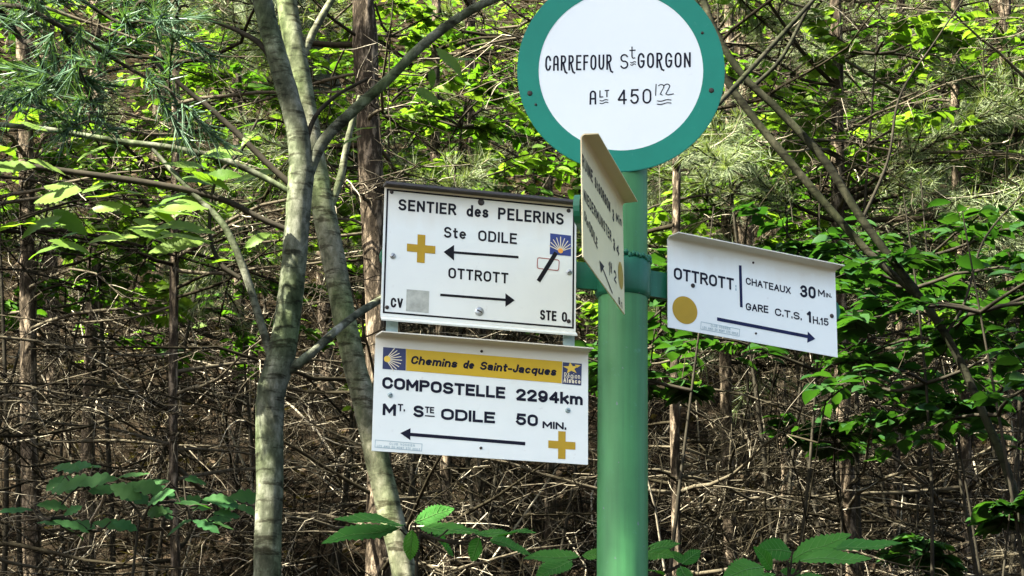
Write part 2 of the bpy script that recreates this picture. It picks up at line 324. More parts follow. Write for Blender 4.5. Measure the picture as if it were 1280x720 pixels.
def arc(cx, cy, rx, ry, a0, a1, n=10):
    a = np.radians(np.linspace(a0, a1, n)); return [(cx + rx * math.cos(t), cy + ry * math.sin(t)) for t in a]
def obl(x0, x1, y0, y1, n=9):
    """closed rounded loop: straight sides, round ends (condensed signwriter O)"""
    c, r = (x0 + x1) / 2, (x1 - x0) / 2; k = min(.30, (y1 - y0) * .42)
    return arc(c, y1 - k, r, k, 0, 180, n) + arc(c, y0 + k, r, k, 180, 360, n) + [(x1, y1 - k)]
G = {
 'A': (1, [[(0, 0), (.5, 1), (1, 0)], [(.19, .36), (.81, .36)]]),
 'B': (.95, [[(0, 0), (0, 1), (.55, 1)] + arc(.6, .77, .35, .23, 90, -90) + [(0, .54)], [(.55, .54)] + arc(.6, .27, .4, .27, 90, -90) + [(0, 0)]]),
 'C': (1, [arc(.5, .64, .5, .36, 15, 180) + arc(.5, .36, .5, .36, 180, 345)]),
 'D': (1, [[(0, 0), (0, 1), (.4, 1)] + arc(.5, .64, .5, .36, 90, 0, 7) + arc(.5, .36, .5, .36, 0, -90, 7) + [(.4, 0), (-.01, 0)]]),
 'E': (.85, [[(1, 1), (0, 1), (0, 0), (1, 0)], [(0, .52), (.88, .52)]]),
 'F': (.8, [[(1, 1), (0, 1), (0, 0)], [(0, .52), (.85, .52)]]),
 'G': (1.05, [arc(.5, .64, .5, .36, 20, 180) + arc(.5, .36, .5, .36, 180, 350) + [(1, .46), (.58, .46)]]),
 'H': (1, [[(0, 0), (0, 1)], [(1, 0), (1, 1)], [(0, .52), (1, .52)]]),
 'I': (.0, [[(.5, 0), (.5, 1)]]),
 'J': (.7, [[(1, 1), (1, .3)] + arc(.5, .3, .5, .3, 0, -170)]),
 'L': (.8, [[(0, 1), (0, 0), (1, 0)]]),
 'M': (1.2, [[(0, 0), (0, 1), (.5, .28), (1, 1), (1, 0)]]),
 'N': (1, [[(0, 0), (0, 1), (1, 0), (1, 1)]]),
 'O': (1.05, [obl(0, 1, 0, 1)]),
 'P': (.95, [[(0, 0), (0, 1), (.5, 1)] + arc(.6, .75, .4, .25, 90, -90) + [(0, .5)]]),
 'R': (1, [[(0, 0), (0, 1), (.5, 1)] + arc(.58, .75, .4, .25, 90, -90) + [(0, .5)], [(.5, .5), (1, 0)]]),
 'S': (1, [arc(.5, .75, .47, .25, 25, 255) + arc(.5, .26, .5, .26, 75, -155)]),
 'T': (.95, [[(0, 1), (1, 1)], [(.5, 1), (.5, 0)]]),
 'U': (1, [[(0, 1), (0, .34)] + arc(.5, .34, .5, .34, 180, 360) + [(1, 1)]]),
 'V': (1, [[(0, 1), (.5, 0), (1, 1)]]),
 'X': (1, [[(0, 0), (1, 1)], [(0, 1), (1, 0)]]),
 '0': (.95, [obl(0, 1, 0, 1)]),
 '1': (.4, [[(.0, .76), (.75, 1), (.75, 0)]]),
 '2': (.95, [arc(.5, .72, .48, .28, 165, -20) + [(.0, 0), (1, 0)]]),
 '3': (.95, [arc(.48, .76, .44, .24, 160, -80) + [(.35, .53)], [(.4, .53)] + arc(.48, .27, .5, .27, 80, -160)]),
 '4': (1, [[(.76, 0), (.76, 1), (0, .27), (1, .27)]]),
 '5': (.95, [[(.92, 1), (.14, 1), (.06, .5)] + arc(.48, .32, .5, .32, 130, -160)]),
 '9': (.95, [arc(.5, .68, .48, .32, 0, 360, 18), [(.98, .68)] + arc(.5, .36, .48, .36, 0, -150)]),
 'a': (.8, [arc(.45, .18, .45, .17, 40, 330, 12), arc(.45, .48, .5, .17, 160, 0, 8) + [(.95, 0)]]),
 'c': (.8, [arc(.5, .33, .5, .32, 45, 315, 12)]),
 'd': (.85, [arc(.48, .33, .48, .32, 25, 335, 14), [(1, 1), (1, 0)]]),
 'e': (.85, [[(.05, .34), (1, .34)] + arc(.5, .33, .5, .32, 0, 310, 14)]),
 'g': (.85, [arc(.48, .33, .48, .32, 25, 335, 14), [(1, .65), (1, -.1)] + arc(.5, -.1, .5, .2, 0, -150, 6)]),
 'h': (.8, [[(0, 0), (0, 1)], [(0, .38)] + arc(.5, .4, .5, .26, 170, 0, 8) + [(1, 0)]]),
 'i': (.0, [[(.5, 0), (.5, .54)], [(.5, .93), (.5, .96)]]),
 'k': (.8, [[(0, 0), (0, 1)], [(.95, .66), (.05, .26)], [(.38, .42), (1, 0)]]),
 'l': (.0, [[(.5, 0), (.5, 1)]]),
 'm': (1.35, [[(0, 0), (0, .66)], [(0, .42)] + arc(.25, .42, .25, .24, 170, 0, 7) + [(.5, 0)], [(.5, .42)] + arc(.75, .42, .25, .24, 170, 0, 7) + [(1, 0)]]),
 'n': (.8, [[(0, 0), (0, .66)], [(0, .38)] + arc(.5, .4, .5, .26, 170, 0, 8) + [(1, 0)]]),
 'o': (.85, [arc(.5, .33, .5, .33, 0, 360, 18)]),
 'q': (.85, [arc(.48, .33, .48, .32, 25, 335, 14), [(1, .66), (1, -.28)]]),
 'r': (.5, [[(0, 0), (0, .66)], [(0, .4)] + arc(.6, .38, .6, .27, 170, 70, 6)]),
 's': (.75, [arc(.5, .48, .45, .18, 25, 255, 10) + arc(.5, .16, .5, .17, 75, -155, 10)]),
 't': (.5, [[(.4, .92), (.4, .2)] + arc(.75, .2, .35, .2, 180, 300, 6), [(0, .66), (1, .66)]]),
 'u': (.8, [[(0, .66), (0, .28)] + arc(.5, .28, .5, .27, 180, 350, 8), [(1, .66), (1, 0)]]),
 '.': (.0, [[(.5, 0), (.5, .13)]]), ':': (.0, [[(.5, .15), (.5, .28)], [(.5, .6), (.5, .73)]]), '-': (.5, [[(0, .33), (1, .33)]]), '/': (.6, [[(0, 0), (1, 1)]]),
}
G['é'] = (.85, G['e'][1] + [[(.35, .8), (.75, 1)]])
# hand-painted variants on the round sign: long swept legs
GH = {'R': (.95, [[(0, 0), (0, 1), (.4, 1)] + arc(.5, .76, .42, .24, 90, -90) + [(.05, .5)], [(.4, .5), (.72, .08), (.95, -.17), (1.3, -.24)]]),
      'A': (.95, [[(0, 0), (.04, .8)] + arc(.5, .78, .46, .22, 170, 10, 8) + [(1, 0)], [(.03, .4), (.98, .4)]]),
      'm': (1.6, [[(0, 0), (.03, 1)], arc(.36, .78, .18, .2, 150, -30, 8) + [(.3, .1), (.42, 0)], arc(.74, .8, .18, .2, 150, -30, 8) + [(.66, .1), (.8, 0), (1.15, .08)]])}

LIFT = .16                                    # painted marks sit this fraction of their nominal layer in front of the plate
def ribbon(mb, pts, th, y, cap=True):
    y = y * LIFT
    P = np.array(pts, float)
    keep = [0] + [k for k in range(1, len(P)) if np.linalg.norm(P[k] - P[k - 1]) > 1e-5]; P = P[keep]
    if len(P) < 2: return
    D = unit(np.diff(P, axis=0)); cut = [k for k in range(1, len(P) - 1) if D[k - 1] @ D[k] < -.3]
    loop = np.linalg.norm(P[0] - P[-1]) < th * .15 and len(P) > 4
    ed = [0] + cut + [len(P) - 1]
    for q in range(len(ed) - 1):
        S = P[ed[q]:ed[q + 1] + 1].copy()
        if cap and not (loop and not cut):
            e0 = .5 if q == 0 else .22; e1 = .5 if q == len(ed) - 2 else .22
            S[0] -= unit(S[1] - S[0]) * th * e0; S[-1] += unit(S[-1] - S[-2]) * th * e1
        _ribbon(mb, S, th, y - 3e-5 * (q % 2))
def _ribbon(mb, P, th, y):
    closed = np.linalg.norm(P[0] - P[-1]) < th * .15 and len(P) > 4
    D = unit(np.diff(P, axis=0)); Nn = np.c_[-D[:, 1], D[:, 0]]
    off = np.zeros_like(P)
    for k in range(len(P)):
        if closed and k in (0, len(P) - 1): a, b = Nn[-1], Nn[0]
        elif k == 0: off[k] = Nn[0]; continue
        elif k == len(P) - 1: off[k] = Nn[-1]; continue
        else: a, b = Nn[k - 1], Nn[k]
        m = a + b; l = np.linalg.norm(m)
        if l < .35: off[k] = b; continue
        m = m / l; off[k] = m / max(.45, float(m @ b))
    Lp = P + off * th / 2; Rp = P - off * th / 2; n = len(P)
    V = np.vstack([np.c_[Lp[:, 0], np.full(n, y), Lp[:, 1]], np.c_[Rp[:, 0], np.full(n, y), Rp[:, 1]]])
    i = np.arange(n - 1); mb.add(V, None, np.stack([n + i, n + i + 1, i + 1, i], -1))

def line(sg, string, p0, p1, cap, th, m, parent=None, **kw):
    mb = MB(); layout(mb, sg, string, p0, p1, cap, th, **kw); return mb.build('lettering', m, parent or sg.root)
def layout(mb, sg, string, p0, p1, cap, th, shear=0, glyphs=None, y0=-.0032, gap=.42, aspect=None):
    """writes string between two baseline pixels measured on the photographed sign; cap and th are pixels too"""
    a = sg.loc(*p0); b = sg.loc(*p1); k = sg.loc(p0[0], p0[1] - cap); H = np.linalg.norm(k - a); T = H * th / cap
    D = b - a; Wd = np.linalg.norm(D); D = D / Wd; U = np.array([0, 1.0])
    gl = [(glyphs or {}).get(c) or G.get(c) for c in string]
    widths = [.55 if g_ is None else g_[0] for g_ in gl]
    # glyph boxes share the line so that it ends where the photographed one ends
    nat = sum(widths); ng = len(string) - 1
    tt = T / H
    unit_w = (Wd / H - tt * len(string)) / (nat + gap * ng) if nat + gap * ng > 0 else 1
    x = 0
    lst = 0
    for g_, w in zip(gl, widths):
        if g_ is None: x += (w + gap) * unit_w + tt; continue
        gw = w * unit_w
        for st in g_[1]:
            pts = []
            for (u, v) in st:
                vv = tt / 2 + v * (1 - tt); uu = x + tt / 2 + (u * gw if w > 0 else 0)
                q = a + D * H * (uu + shear * vv) + U * H * vv; pts.append(q)
            ribbon(mb, pts, T, y0 - .00012 * (lst % 5)); lst += 1
        x += gw + tt + gap * unit_w
def quad(mb, sg, px, y=-.003):
    V = [(*sg.loc(*p), 0) for p in px]; V = [(v[0], y * LIFT, v[1]) for v in V]
    n = len(V); mb.add(V, [(0, k + 1, k) for k in range(1, n - 1)])
def arrow(sg, shaft, th, head, m, name='arrow'):
    mb = MB(); a, b = sg.loc(*shaft[0]), sg.loc(*shaft[1]); T = np.linalg.norm(sg.loc(shaft[0][0], shaft[0][1] - th) - a)
    ribbon(mb, [a, b], T, -.0033); quad(mb, sg, head, -.0034); return mb.build(name, m, sg.root)
def cross(sg, c, r, t, m):
    mb = MB(); o = sg.loc(*c); L = np.linalg.norm(sg.loc(c[0], c[1] - r) - o); T = np.linalg.norm(sg.loc(c[0], c[1] - t / 2) - o)
    pl = [(-T, L), (T, L), (T, T), (L, T), (L, -T), (T, -T), (T, -L), (-T, -L), (-T, -T), (-L, -T), (-L, T), (-T, T)]
    V = [(o[0], -.0033 * LIFT, o[1])] + [(o[0] + x, -.0033 * LIFT, o[1] + z) for x, z in pl]
    mb.add(V, [(0, k % 12 + 1, (k + 1) % 12 + 1)[::-1] for k in range(12)]); mb.build('trail_cross', m, sg.root)
def disc_mark(mb, o, r, y, n=28):
    y = y * LIFT
    a = np.arange(n) * 2 * np.pi / n
    V = np.vstack([[(o[0], y, o[1])], np.c_[o[0] + r * np.cos(a), np.full(n, y), o[1] + r * np.sin(a)]])
    mb.add(V, [(0, 1 + k, 1 + (k + 1) % n) for k in range(n)])
def screw(sg, p, r_px, m, name='screw', y=0.0):
    mb = MB(); o = sg.loc(*p); r = r_px * .00142
    rings = [(0, 1), (.0012, .98), (.0022, .72), (.0026, .3)]; n = 14; V = []
    for dy, k in rings:
        a = np.arange(n) * 2 * np.pi / n; V.append(np.c_[o[0] + r * k * np.cos(a), np.full(n, y - dy), o[1] + r * k * np.sin(a)])
    V = np.vstack(V + [[(o[0], y - .0026, o[1])]]); f4 = []; f3 = []
    for q in range(3):
        for k in range(n): f4.append((q * n + k, q * n + (k + 1) % n, (q + 1) * n + (k + 1) % n, (q + 1) * n + k))
    for k in range(n): f3.append((3 * n + k, 3 * n + (k + 1) % n, 4 * n))
    mb.add(V, f3, f4)
    sl_ = MB(); sl_.box((o[0], y - .0027, o[1]), (r * 1.2, .0006, r * .28), np.array(Matrix.Rotation(p[0] * 1.7, 3, 'Y')))
    s_ = mb.build(name, m, sg.root, True); sl_.build('slot', M['rust'], s_); return s_
def outline(sg, px, th, m, name, radius=0):
    mb = MB(); P = [sg.loc(*p) for p in px]; T = th * .00142
    if radius:
        Q = []
        for k in range(4):
            a, b, c = P[k - 1], P[k], P[(k + 1) % 4]
            for t in np.linspace(0, 1, 5):
                s0 = b + unit(a - b) * radius; s1 = b + unit(c - b) * radius
                Q.append((1 - t) ** 2 * s0 + 2 * t * (1 - t) * b + t * t * s1)
        P = Q
    P = P + [P[0]]; ribbon(mb, P, T, -.0031); return mb.build(name, m, sg.root)
def fold_plate(sg, m, flange=.03, top_over=0.0, up=.35, chamfer=True, thick=.002, rise=.0):
    """sheet metal plate with its top edge folded forward into a small rain hood"""
    w, h = sg.w, sg.h; mb = MB(); n = 8
    prof = [(0, -h / 2), (0, h / 2 - .006)]                               # (y, z) up the face, round the fold, out along the hood
    for a in np.linspace(0, RAD(90 - 90 * up), 6)[1:]: prof.append((-.006 * (1 - math.cos(a)), h / 2 - .006 + .006 * math.sin(a)))
    a = RAD(90 - 90 * up); last = prof[-1]; prof.append((last[0] - flange * math.sin(a), last[1] + flange * math.cos(a)))
    P = np.array(prof); T = unit(np.gradient(P, axis=0)); Nn = np.c_[T[:, 1], -T[:, 0]]
    Bk = P + Nn * thick
    k = len(P); xs_ = [-w / 2, w / 2]
    V = []
    for sx in (0, 1):
        for arr in (P, Bk):
            for j, (y, z) in enumerate(arr):
                x = xs_[sx]
                if chamfer and j == k - 1: x -= math.copysign(.006, x) * (1 if sx == 0 else -.35)
                V.append((x, y, z))
    f4 = []
    for j in range(k - 1):
        f4 += [(j, 2 * k + j, 2 * k + j + 1, j + 1), (k + j, k + j + 1, 3 * k + j + 1, 3 * k + j), (j, j + 1, k + j + 1, k + j), (2 * k + j, 3 * k + j, 3 * k + j + 1, 2 * k + j + 1)]
    f4 += [(0, k, 3 * k, 2 * k), (k - 1, 3 * k - 1, 4 * k - 1, 2 * k - 1)]
    mb.add(V, None, f4); return mb.build('plate', m, sg.root)

P1 = lambda x, y: (440 + x / 3.428, 210 + y / 3.428)
P2 = lambda x, y: (440 + x / 3.6, 400 + y / 3.6)
P3 = lambda x, y: (830 + x / 4.113, 280 + y / 4.113)
PD = lambda x, y: (655 + x / 5.565, 30 + y / 5.565)
P4 = lambda x, y: (720 + x / 6, 180 + y / 6)

# --- pilgrims' trail sign
s1 = Sign('trail_sign', 'white trail sign with a black border, two opposite arrows and a dark top edge', (-.042, 2.56, .756), 15.48, -.29, .71, .256, .166)
w, h = s1.w, s1.h
mb = MB(); bw, bh = w + .010, h + .012
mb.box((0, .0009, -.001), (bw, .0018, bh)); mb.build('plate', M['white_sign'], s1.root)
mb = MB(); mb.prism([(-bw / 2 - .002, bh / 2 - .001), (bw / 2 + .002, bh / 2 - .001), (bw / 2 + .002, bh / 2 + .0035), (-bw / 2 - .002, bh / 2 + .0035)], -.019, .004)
mb.build('top_hood', M['lip_shade'], s1.root)
mb = MB(); zb = -bh / 2 - .001
V = [(-bw / 2, -.0005, zb), (bw / 2, -.0005, zb), (bw / 2, -.011, zb - .007), (-bw / 2, -.011, zb - .007), (-bw / 2, .002, zb), (bw / 2, .002, zb), (bw / 2, -.010, zb - .0095), (-bw / 2, -.010, zb - .0095)]
mb.add(V, None, [(0, 1, 2, 3), (4, 7, 6, 5), (3, 2, 6, 7), (0, 3, 7, 4), (1, 5, 6, 2)]); mb.build('bottom_lip', M['white_sign'], s1.root)
mb = MB()
ribbon(mb, [(-w / 2, h / 2), (w / 2, h / 2), (w / 2, -h / 2), (-w / 2, -h / 2), (-w / 2, h / 2)], .0030, -.0031); mb.build('border', M['black'], s1.root)
mb = MB()
for st, a, b, cap in (('SENTIER', (198, 181), (446, 203), 49), ('des', (490, 208), (584, 214), 50), ('PELERINS', (625, 220), (907, 245), 51), ('Ste', (393, 298), (488, 306), 47), ('ODILE', (540, 312), (706, 327), 46),
                      ('OTTROTT', (412, 472), (669, 496), 46), ('CV', (165, 597), (217, 602), 42), ('STE O', (805, 650), (921, 661), 43)):
    line(s1, st, P1(*a), P1(*b), cap / 3.428, (9.4 if st not in ('Ste', 'ODILE', 'OTTROTT', 'CV', 'STE O') else 8) / 3.428, M['black'], gap=.27)
arrow(s1, (P1(425, 361), P1(708, 382)), 3.0, [P1(392, 360), P1(437, 330), P1(437, 397)], M['black'])
arrow(s1, (P1(383, 544), P1(668, 566)), 3.0, [P1(697, 567), P1(657, 595), P1(657, 537)], M['black'])
cross(s1, P1(296, 346), 60 / 3.428, 33 / 3.428, M['ochre'])
mb = MB(); quad(mb, s1, [P1(234, 520), P1(331, 528), P1(328, 622), P1(231, 612)]); mb.build('grey_patch', M['grey_patch'], s1.root)
mb = MB(); quad(mb, s1, [P1(849, 280), P1(938, 290), P1(938, 378), P1(847, 370)]); em = mb.build('shell_emblem', M['blue'], s1.root)
def rays(sg, c, angs, r0, r1, th, y=-.0037):
    mb = MB(); o = sg.loc(*c); k = .00142
    for j, a in enumerate(angs):
        d = np.array([math.cos(RAD(a)), math.sin(RAD(a))]); ribbon(mb, [o + d * r0 * k, o + d * r1 * k * (1 - .16 * abs(math.sin(RAD(a - np.mean(angs)))))], th * k, y - .00006 * j)
    return mb
r_ = rays(s1, P1(893, 357), np.linspace(22, 158, 9), 2.5, 18, 1.1); ob = r_.build('shell_rays', M['cream'], em)
mb = MB(); disc_mark(mb, s1.loc(*P1(893, 355)), .0046, -.0045); mb.build('shell_hinge', M['orange'], em)
outline(s1, [P1(795, 384), P1(888, 395), P1(885, 440), P1(793, 430)], 1.1, M['red'], 'trail_marker', .004)
mb = MB(); ribbon(mb, [s1.loc(*P1(870, 370)), s1.loc(*P1(803, 478))], .0075, -.0034); mb.build('slash', M['black'], s1.root)
for p, r, m in (((170, 103), 2.4, 'rust'), ((553, 147), 4.2, 'rust'), ((928, 183), 2.6, 'rust'), ((175, 377), 3.6, 'steel'), ((930, 447), 3.6, 'steel'), ((150, 597), 2.4, 'rust'), ((545, 615), 5.6, 'steel'), ((928, 657), 2.6, 'rust')):
    screw(s1, P1(*p), r, M[m])

# --- pilgrim route sign with the banner
s2 = Sign('trail_sign', 'white distance sign with a yellow banner across its top, hanging below the black bordered sign', (-.036, 2.56, .565), 14.02, .07, -.99, .285, .150)
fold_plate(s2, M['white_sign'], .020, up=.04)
mb = MB(); quad(mb, s2, [P2(243, 130), P2(946, 187), P2(943, 285), P2(243, 228)]); bn = mb.build('banner', M['yellow'], s2.root)
mb = MB()
for st, a, b in (('Chemins', (262, 198), (476, 216)), ('de', (497, 218), (552, 222)), ('Saint-Jacques', (573, 224), (922, 252))):
    line(s2, st, P2(*a), P2(b[0] - 6, b[1]), 38 / 3.6, 8.8 / 3.6, M['ink'], bn, shear=.22, y0=-.0038, gap=.13)
mb = MB(); quad(mb, s2, [P2(140, 122), P2(242, 130), P2(241, 228), P2(137, 220)], -.0031); em = mb.build('shell_emblem', M['dark_blue'], s2.root)
rays(s2, P2(152, 176), np.linspace(-54, 54, 9), 1, 19, 1.0).build('shell_rays', M['cream'], em)
mb = MB(); disc_mark(mb, s2.loc(*P2(158, 176)), .0055, -.0045); mb.build('shell_hinge', M['gold'], em)
mb = MB(); quad(mb, s2, [P2(948, 190), P2(1034, 197), P2(1031, 295), P2(946, 287)], -.0031); em = mb.build('region_emblem', M['dark_blue'], s2.root)
mb = MB()
o = np.array(s2.loc(*P2(985, 217)))
star = []
for k in range(10):
    a = RAD(97 + 36 * k); r = (.0125 if k % 2 == 0 else .0052); star.append((o[0] + r * 1.15 * math.cos(a), o[1] + r * math.sin(a) * .85))
mb.add([(o[0], -.0036 * LIFT, o[1])] + [(x, -.0036 * LIFT, z) for x, z in star], [(0, k + 1, (k + 1) % 10 + 1) for k in range(10)])
quad(mb, s2, [P2(1002, 201), P2(1029, 204), P2(1012, 216)], -.0036); mb.build('star', M['gold'], em)
line(s2, 'Région', P2(954, 260), P2(1026, 266), 24 / 3.6, 2.8 / 3.6, M['cream'], em, y0=-.0036); line(s2, 'Alsace', P2(951, 281), P2(1028, 288), 22 / 3.6, 4.4 / 3.6, M['cream'], em, y0=-.0036)
mb = MB()
for st, a, b, cap, th in (('COMPOSTELLE', (135, 308), (689, 355), 53, 12.5), ('2294km', (737, 362), (1038, 384), 54, 12.5), ('M', (137, 428), (197, 432), 55, 12.5), ('T.', (205, 410), (238, 412), 33, 6.5), ('S', (275, 436), (322, 440), 53, 12),
                          ('TE', (328, 418), (369, 421), 29, 6), ('ODILE', (400, 448), (643, 466), 51, 12), ('50', (737, 472), (836, 480), 53, 12), ('MIN.', (857, 487), (964, 495), 33, 8)):
    line(s2, st, P2(*a), P2(*b), cap / 3.6, th / 3.6, M['ink'], gap=.13)
mb = MB(); ribbon(mb, [s2.loc(*P2(331, 431)), s2.loc(*P2(369, 434))], .0020, -.0033)
mb.build('underline', M['ink'], s2.root)
arrow(s2, (P2(250, 514), P2(772, 556)), 4.2, [P2(217, 509), P2(263, 487), P2(262, 541)], M['ink'])
cross(s2, P2(944, 563), 62 / 3.6, 34 / 3.6, M['ochre'])
def sticker(sg, px, l1, l2, cap):
    st = outline(sg, px, .7, M['pale_print'], 'maker_plate')
    for t, (a, b) in (('CLUB VOSGIEN', l1), ('LES AMIS DU MONT STE ODILE', l2)):
        line(sg, t, a, b, cap, cap * .17, M['pale_print'], st, gap=.5)
sticker(s2, [P2(105, 540), P2(315, 558), P2(313, 590), P2(103, 572)], (P2(168, 562), P2(282, 571)), (P2(112, 572), P2(306, 589)), 3.0)
for p, r, m in (((583, 141), 1.7, 'rust'), ((580, 576), 1.7, 'rust'), ((172, 338), 3.1, 'zinc'), ((971, 407), 3.3, 'zinc')): screw(s2, P2(*p), r, M[m])
for px in ((481, 502), (699, 720)):                                   # straps that hang it under the sign above
    mb = MB(); c0 = s2.loc((px[0] + px[1]) / 2 + (4 if px[0] > 600 else 0), 415)
    mb.box((c0[0], .0125, c0[1] + .02), (.020, .0025, .10)); mb.build('hanger_strap', M['zinc'], s2.root)

# --- right-pointing sign
s3 = Sign('trail_sign', 'white sign on the right arm with a round yellow dot and one arrow pointing right', (.325, 2.622, .726), 25.53, 1.84, -2.89, .266, .125, 1.03)
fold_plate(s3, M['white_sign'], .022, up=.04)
mb = MB()
for st, a, b, cap, th in (('OTTROTT', (50, 283), (359, 341), 61, 11), ('CHATEAUX', (420, 310), (651, 361), 36, 6.5), ('30', (700, 375), (780, 386), 62, 12.5), ('M', (792, 372), (826, 376), 37, 6.5), ('IN.', (832, 377), (861, 380), 23, 4),
                          ('GARE', (420, 443), (536, 459), 38, 7), ('C.T.S.', (570, 470), (708, 496), 38, 7), ('1', (735, 505), (759, 509), 60, 12), ('H.15', (765, 512), (846, 525), 38, 6.5)):
    line(s3, st, P3(*a), P3(*b), cap / 4.113, th / 4.113, M['ink'], gap=.17)
mb = MB(); layout(mb, s3, ':', P3(366, 348), P3(374, 349), 44 / 4.113, 7 / 4.113, gap=0); mb.build('colon', M['pale_print'], s3.root)
mb = MB(); quad(mb, s3, [P3(384, 212), P3(398, 214), P3(404, 430), P3(390, 427)], -.0032); mb.build('divider_bar', M['navy'], s3.root)
arrow(s3, (P3(280, 490), P3(745, 580)), 4.3, [P3(777, 591), P3(736, 611), P3(738, 553)], M['navy'])
mb = MB(); c0 = s3.loc(*P3(107, 443)); disc_mark(mb, c0, .0255, -.0031, 40); mb.build('trail_dot', M['ochre'], s3.root)
sticker(s3, [P3(190, 503), P3(388, 541), P3(386, 577), P3(188, 540)], (P3(240, 527), P3(340, 546)), (P3(198, 537), P3(380, 571)), 3.0)
for p, r, m in (((148, 317), 2.9, 'rust'), ((862, 473), 2.9, 'rust'), ((458, 199), 1.5, 'rust'), ((472, 563), 1.5, 'rust')): screw(s3, P3(*p), r, M[m])

# --- edge-on sign pointing to the camera
s4 = Sign('trail_sign', 'cream sign turned nearly edge-on, overlapping the lower rim of the round sign', (.107, 2.272, .711), 76.42, -.49, -1.07, .258, .143, 1.06)
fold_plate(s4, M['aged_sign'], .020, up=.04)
mb = MB()
for st, a, b, cap, th in (('RUINE', (45, 165), (124, 296), 15.5, 3.0), ('St', (140, 322), (162, 360), 13.5, 2.8), ('GORGON', (168, 368), (256, 520), 13.5, 2.8), ('3', (273, 572), (285, 592), 15, 3), ('Min', (300, 580), (340, 618), 11, 2.4),
                          ('NIEDERMUNSTER', (58, 420), (264, 738), 14, 2.6), ('3', (279, 790), (292, 815), 15, 3), ('4', (302, 810), (322, 850), 13, 2.6),
                          ('Ste', (62, 570), (92, 640), 13, 2.4), ('ODILE', (97, 648), (160, 790), 13, 2.6), ('1', (245, 975), (254, 990), 17, 3), ('H', (258, 960), (268, 976), 13, 2.6), ('2', (284, 1020), (302, 1052), 14, 2.6), ('G.1', (318, 1195), (345, 1240), 9, 2)):
    line(s4, st, P4(*a), P4(*b), cap, th, M['black'], gap=.45)
arrow(s4, ((752.5, 334), (765, 366)), 2.6, [(749, 325.5), (755, 333), (751, 341)], M['black'])
mb = MB(); disc_mark(mb, s4.loc(775.6, 344.5), .0235, -.0032, 40); mb.build('trail_dot', M['ochre'], s4.root)

# --- round junction sign
DP = at(776, 88, 3.352)
sd = Sign('junction_sign', 'round white sign with a wide green rim on top of the green post', (DP - CAM) / 1.3, -2.0, 0, 6.0, .3, .3)
RD = .184; RI = RD * 202 / 255
def ring(mb, r0, r1, y0, y1, n=72):
    a = np.arange(n) * 2 * np.pi / n; c, s_ = np.cos(a), np.sin(a); k = np.arange(n); k2 = (k + 1) % n
    V = np.vstack([np.c_[r * c, np.full(n, y), r * s_] for r, y in ((r0, y0), (r1, y0), (r1, y1), (r0, y1))])
    f4 = [np.stack([i * n + k, i * n + k2, ((i + 1) % 4) * n + k2, ((i + 1) % 4) * n + k], -1) for i in range(4)]
    mb.add(V, None, np.vstack(f4))
mb = MB(); ring(mb, .0, RI + .004, -.0001, .0035); mb.build('white_face', M['white_disc'], sd.root)
mb = MB(); ring(mb, RI, RD - .0012, -.0007, .0015); ring(mb, RD - .0012, RD, -.0003, .0035); mb.build('green_rim', M['green_ring'], sd.root)
mb = MB(); kw = dict(glyphs=GH, gap=.45, y0=-.0034)
for st, a, b, cap, th in (('CARREFOUR', (147, 327), (612, 318), 106, 12), ('S', (668, 314), (726, 312), 104, 10), ('GORGON', (790, 308), (1160, 303), 106, 12.5), ('t', (733, 244), (776, 242), 92, 8),
                          ('A', (455, 562), (503, 560), 98, 12), ('LT', (524, 513), (592, 508), 50, 8), ('450', (650, 560), (886, 554), 104, 12), ('m', (912, 500), (1026, 496), 82, 6.5)):
    line(sd, st, PD(*a), PD(*b), cap / 5.565, th / 5.565, M['ink'], **kw)
mb = MB()
def wavy(p0, p1, th):
    t = np.linspace(0, 1, 9); ribbon(mb, [sd.loc(*PD(p0[0] + (p1[0] - p0[0]) * u, p0[1] + (p1[1] - p0[1]) * u + 4 * math.sin(u * 6.3))) for u in t], th * .00142, -.0034)
for a, b in (((742, 268), (776, 265)), ((742, 284), (774, 281)), ((530, 533), (582, 529)), ((530, 552), (584, 547)), ((928, 535), (1022, 529)), ((928, 558), (1022, 550))): wavy(a, b, 1.2)
mb.build('underline', M['ink'], sd.root)
for p, r, m in (((640 + 73 / 3.27, 382 / 3.27), 3.4, 'rust'), ((640 + 815 / 3.27, 370 / 3.27), 3.4, 'rust'), ((640 + 778 / 3.27, 135 / 3.27), 1.9, 'rust'), ((640 + 97 / 3.27, 428 / 3.27), 1.7, 'rust')): screw(sd, p, r, M[m])

# --- the post, its collar and arms
PY = 3.415
pb = at(778, 720, PY); pr = .0433
base = np.array([pb[0], PY, 0.0])
post = thing('signpost', 'round green metal signpost carrying the five signs', 'signpost', base)
ptop = at(786, 60, PY)[2]
mb = MB(); zz = np.linspace(-.05, ptop, 30); mb.tube([(0, 0, z) for z in zz], pr, 40, cap=True); mb.build('post', M['green_post'], post, True)
zc = at(778, 350, PY)[2]
def loc_w(P): return np.asarray(P) - base
mb = MB()
zz = np.array([-.034, -.031, -.026, .026, .031, .034]) + zc; rr = pr + np.array([.001, .004, .006, .006, .004, .001]); mb.tube([(0, 0, z) for z in zz], rr, 40)
rr_ = rs(5)
for a in np.linspace(0, 6.2, 44):                                      # weld bead along the collar
    q = np.array([math.cos(a) * (pr + .004), math.sin(a) * (pr + .004), zc + .033 + .002 * rr_.randn()]); mb.tube([q + [0, 0, -.004], q + [0, 0, -.001], q + [0, 0, .003], q + [0, 0, .006]], np.array([.001, .0036, .0034, .001]) * (1 + .3 * rr_.rand()), 6, True)
mb.build('collar', M['green_arm'], post, True)
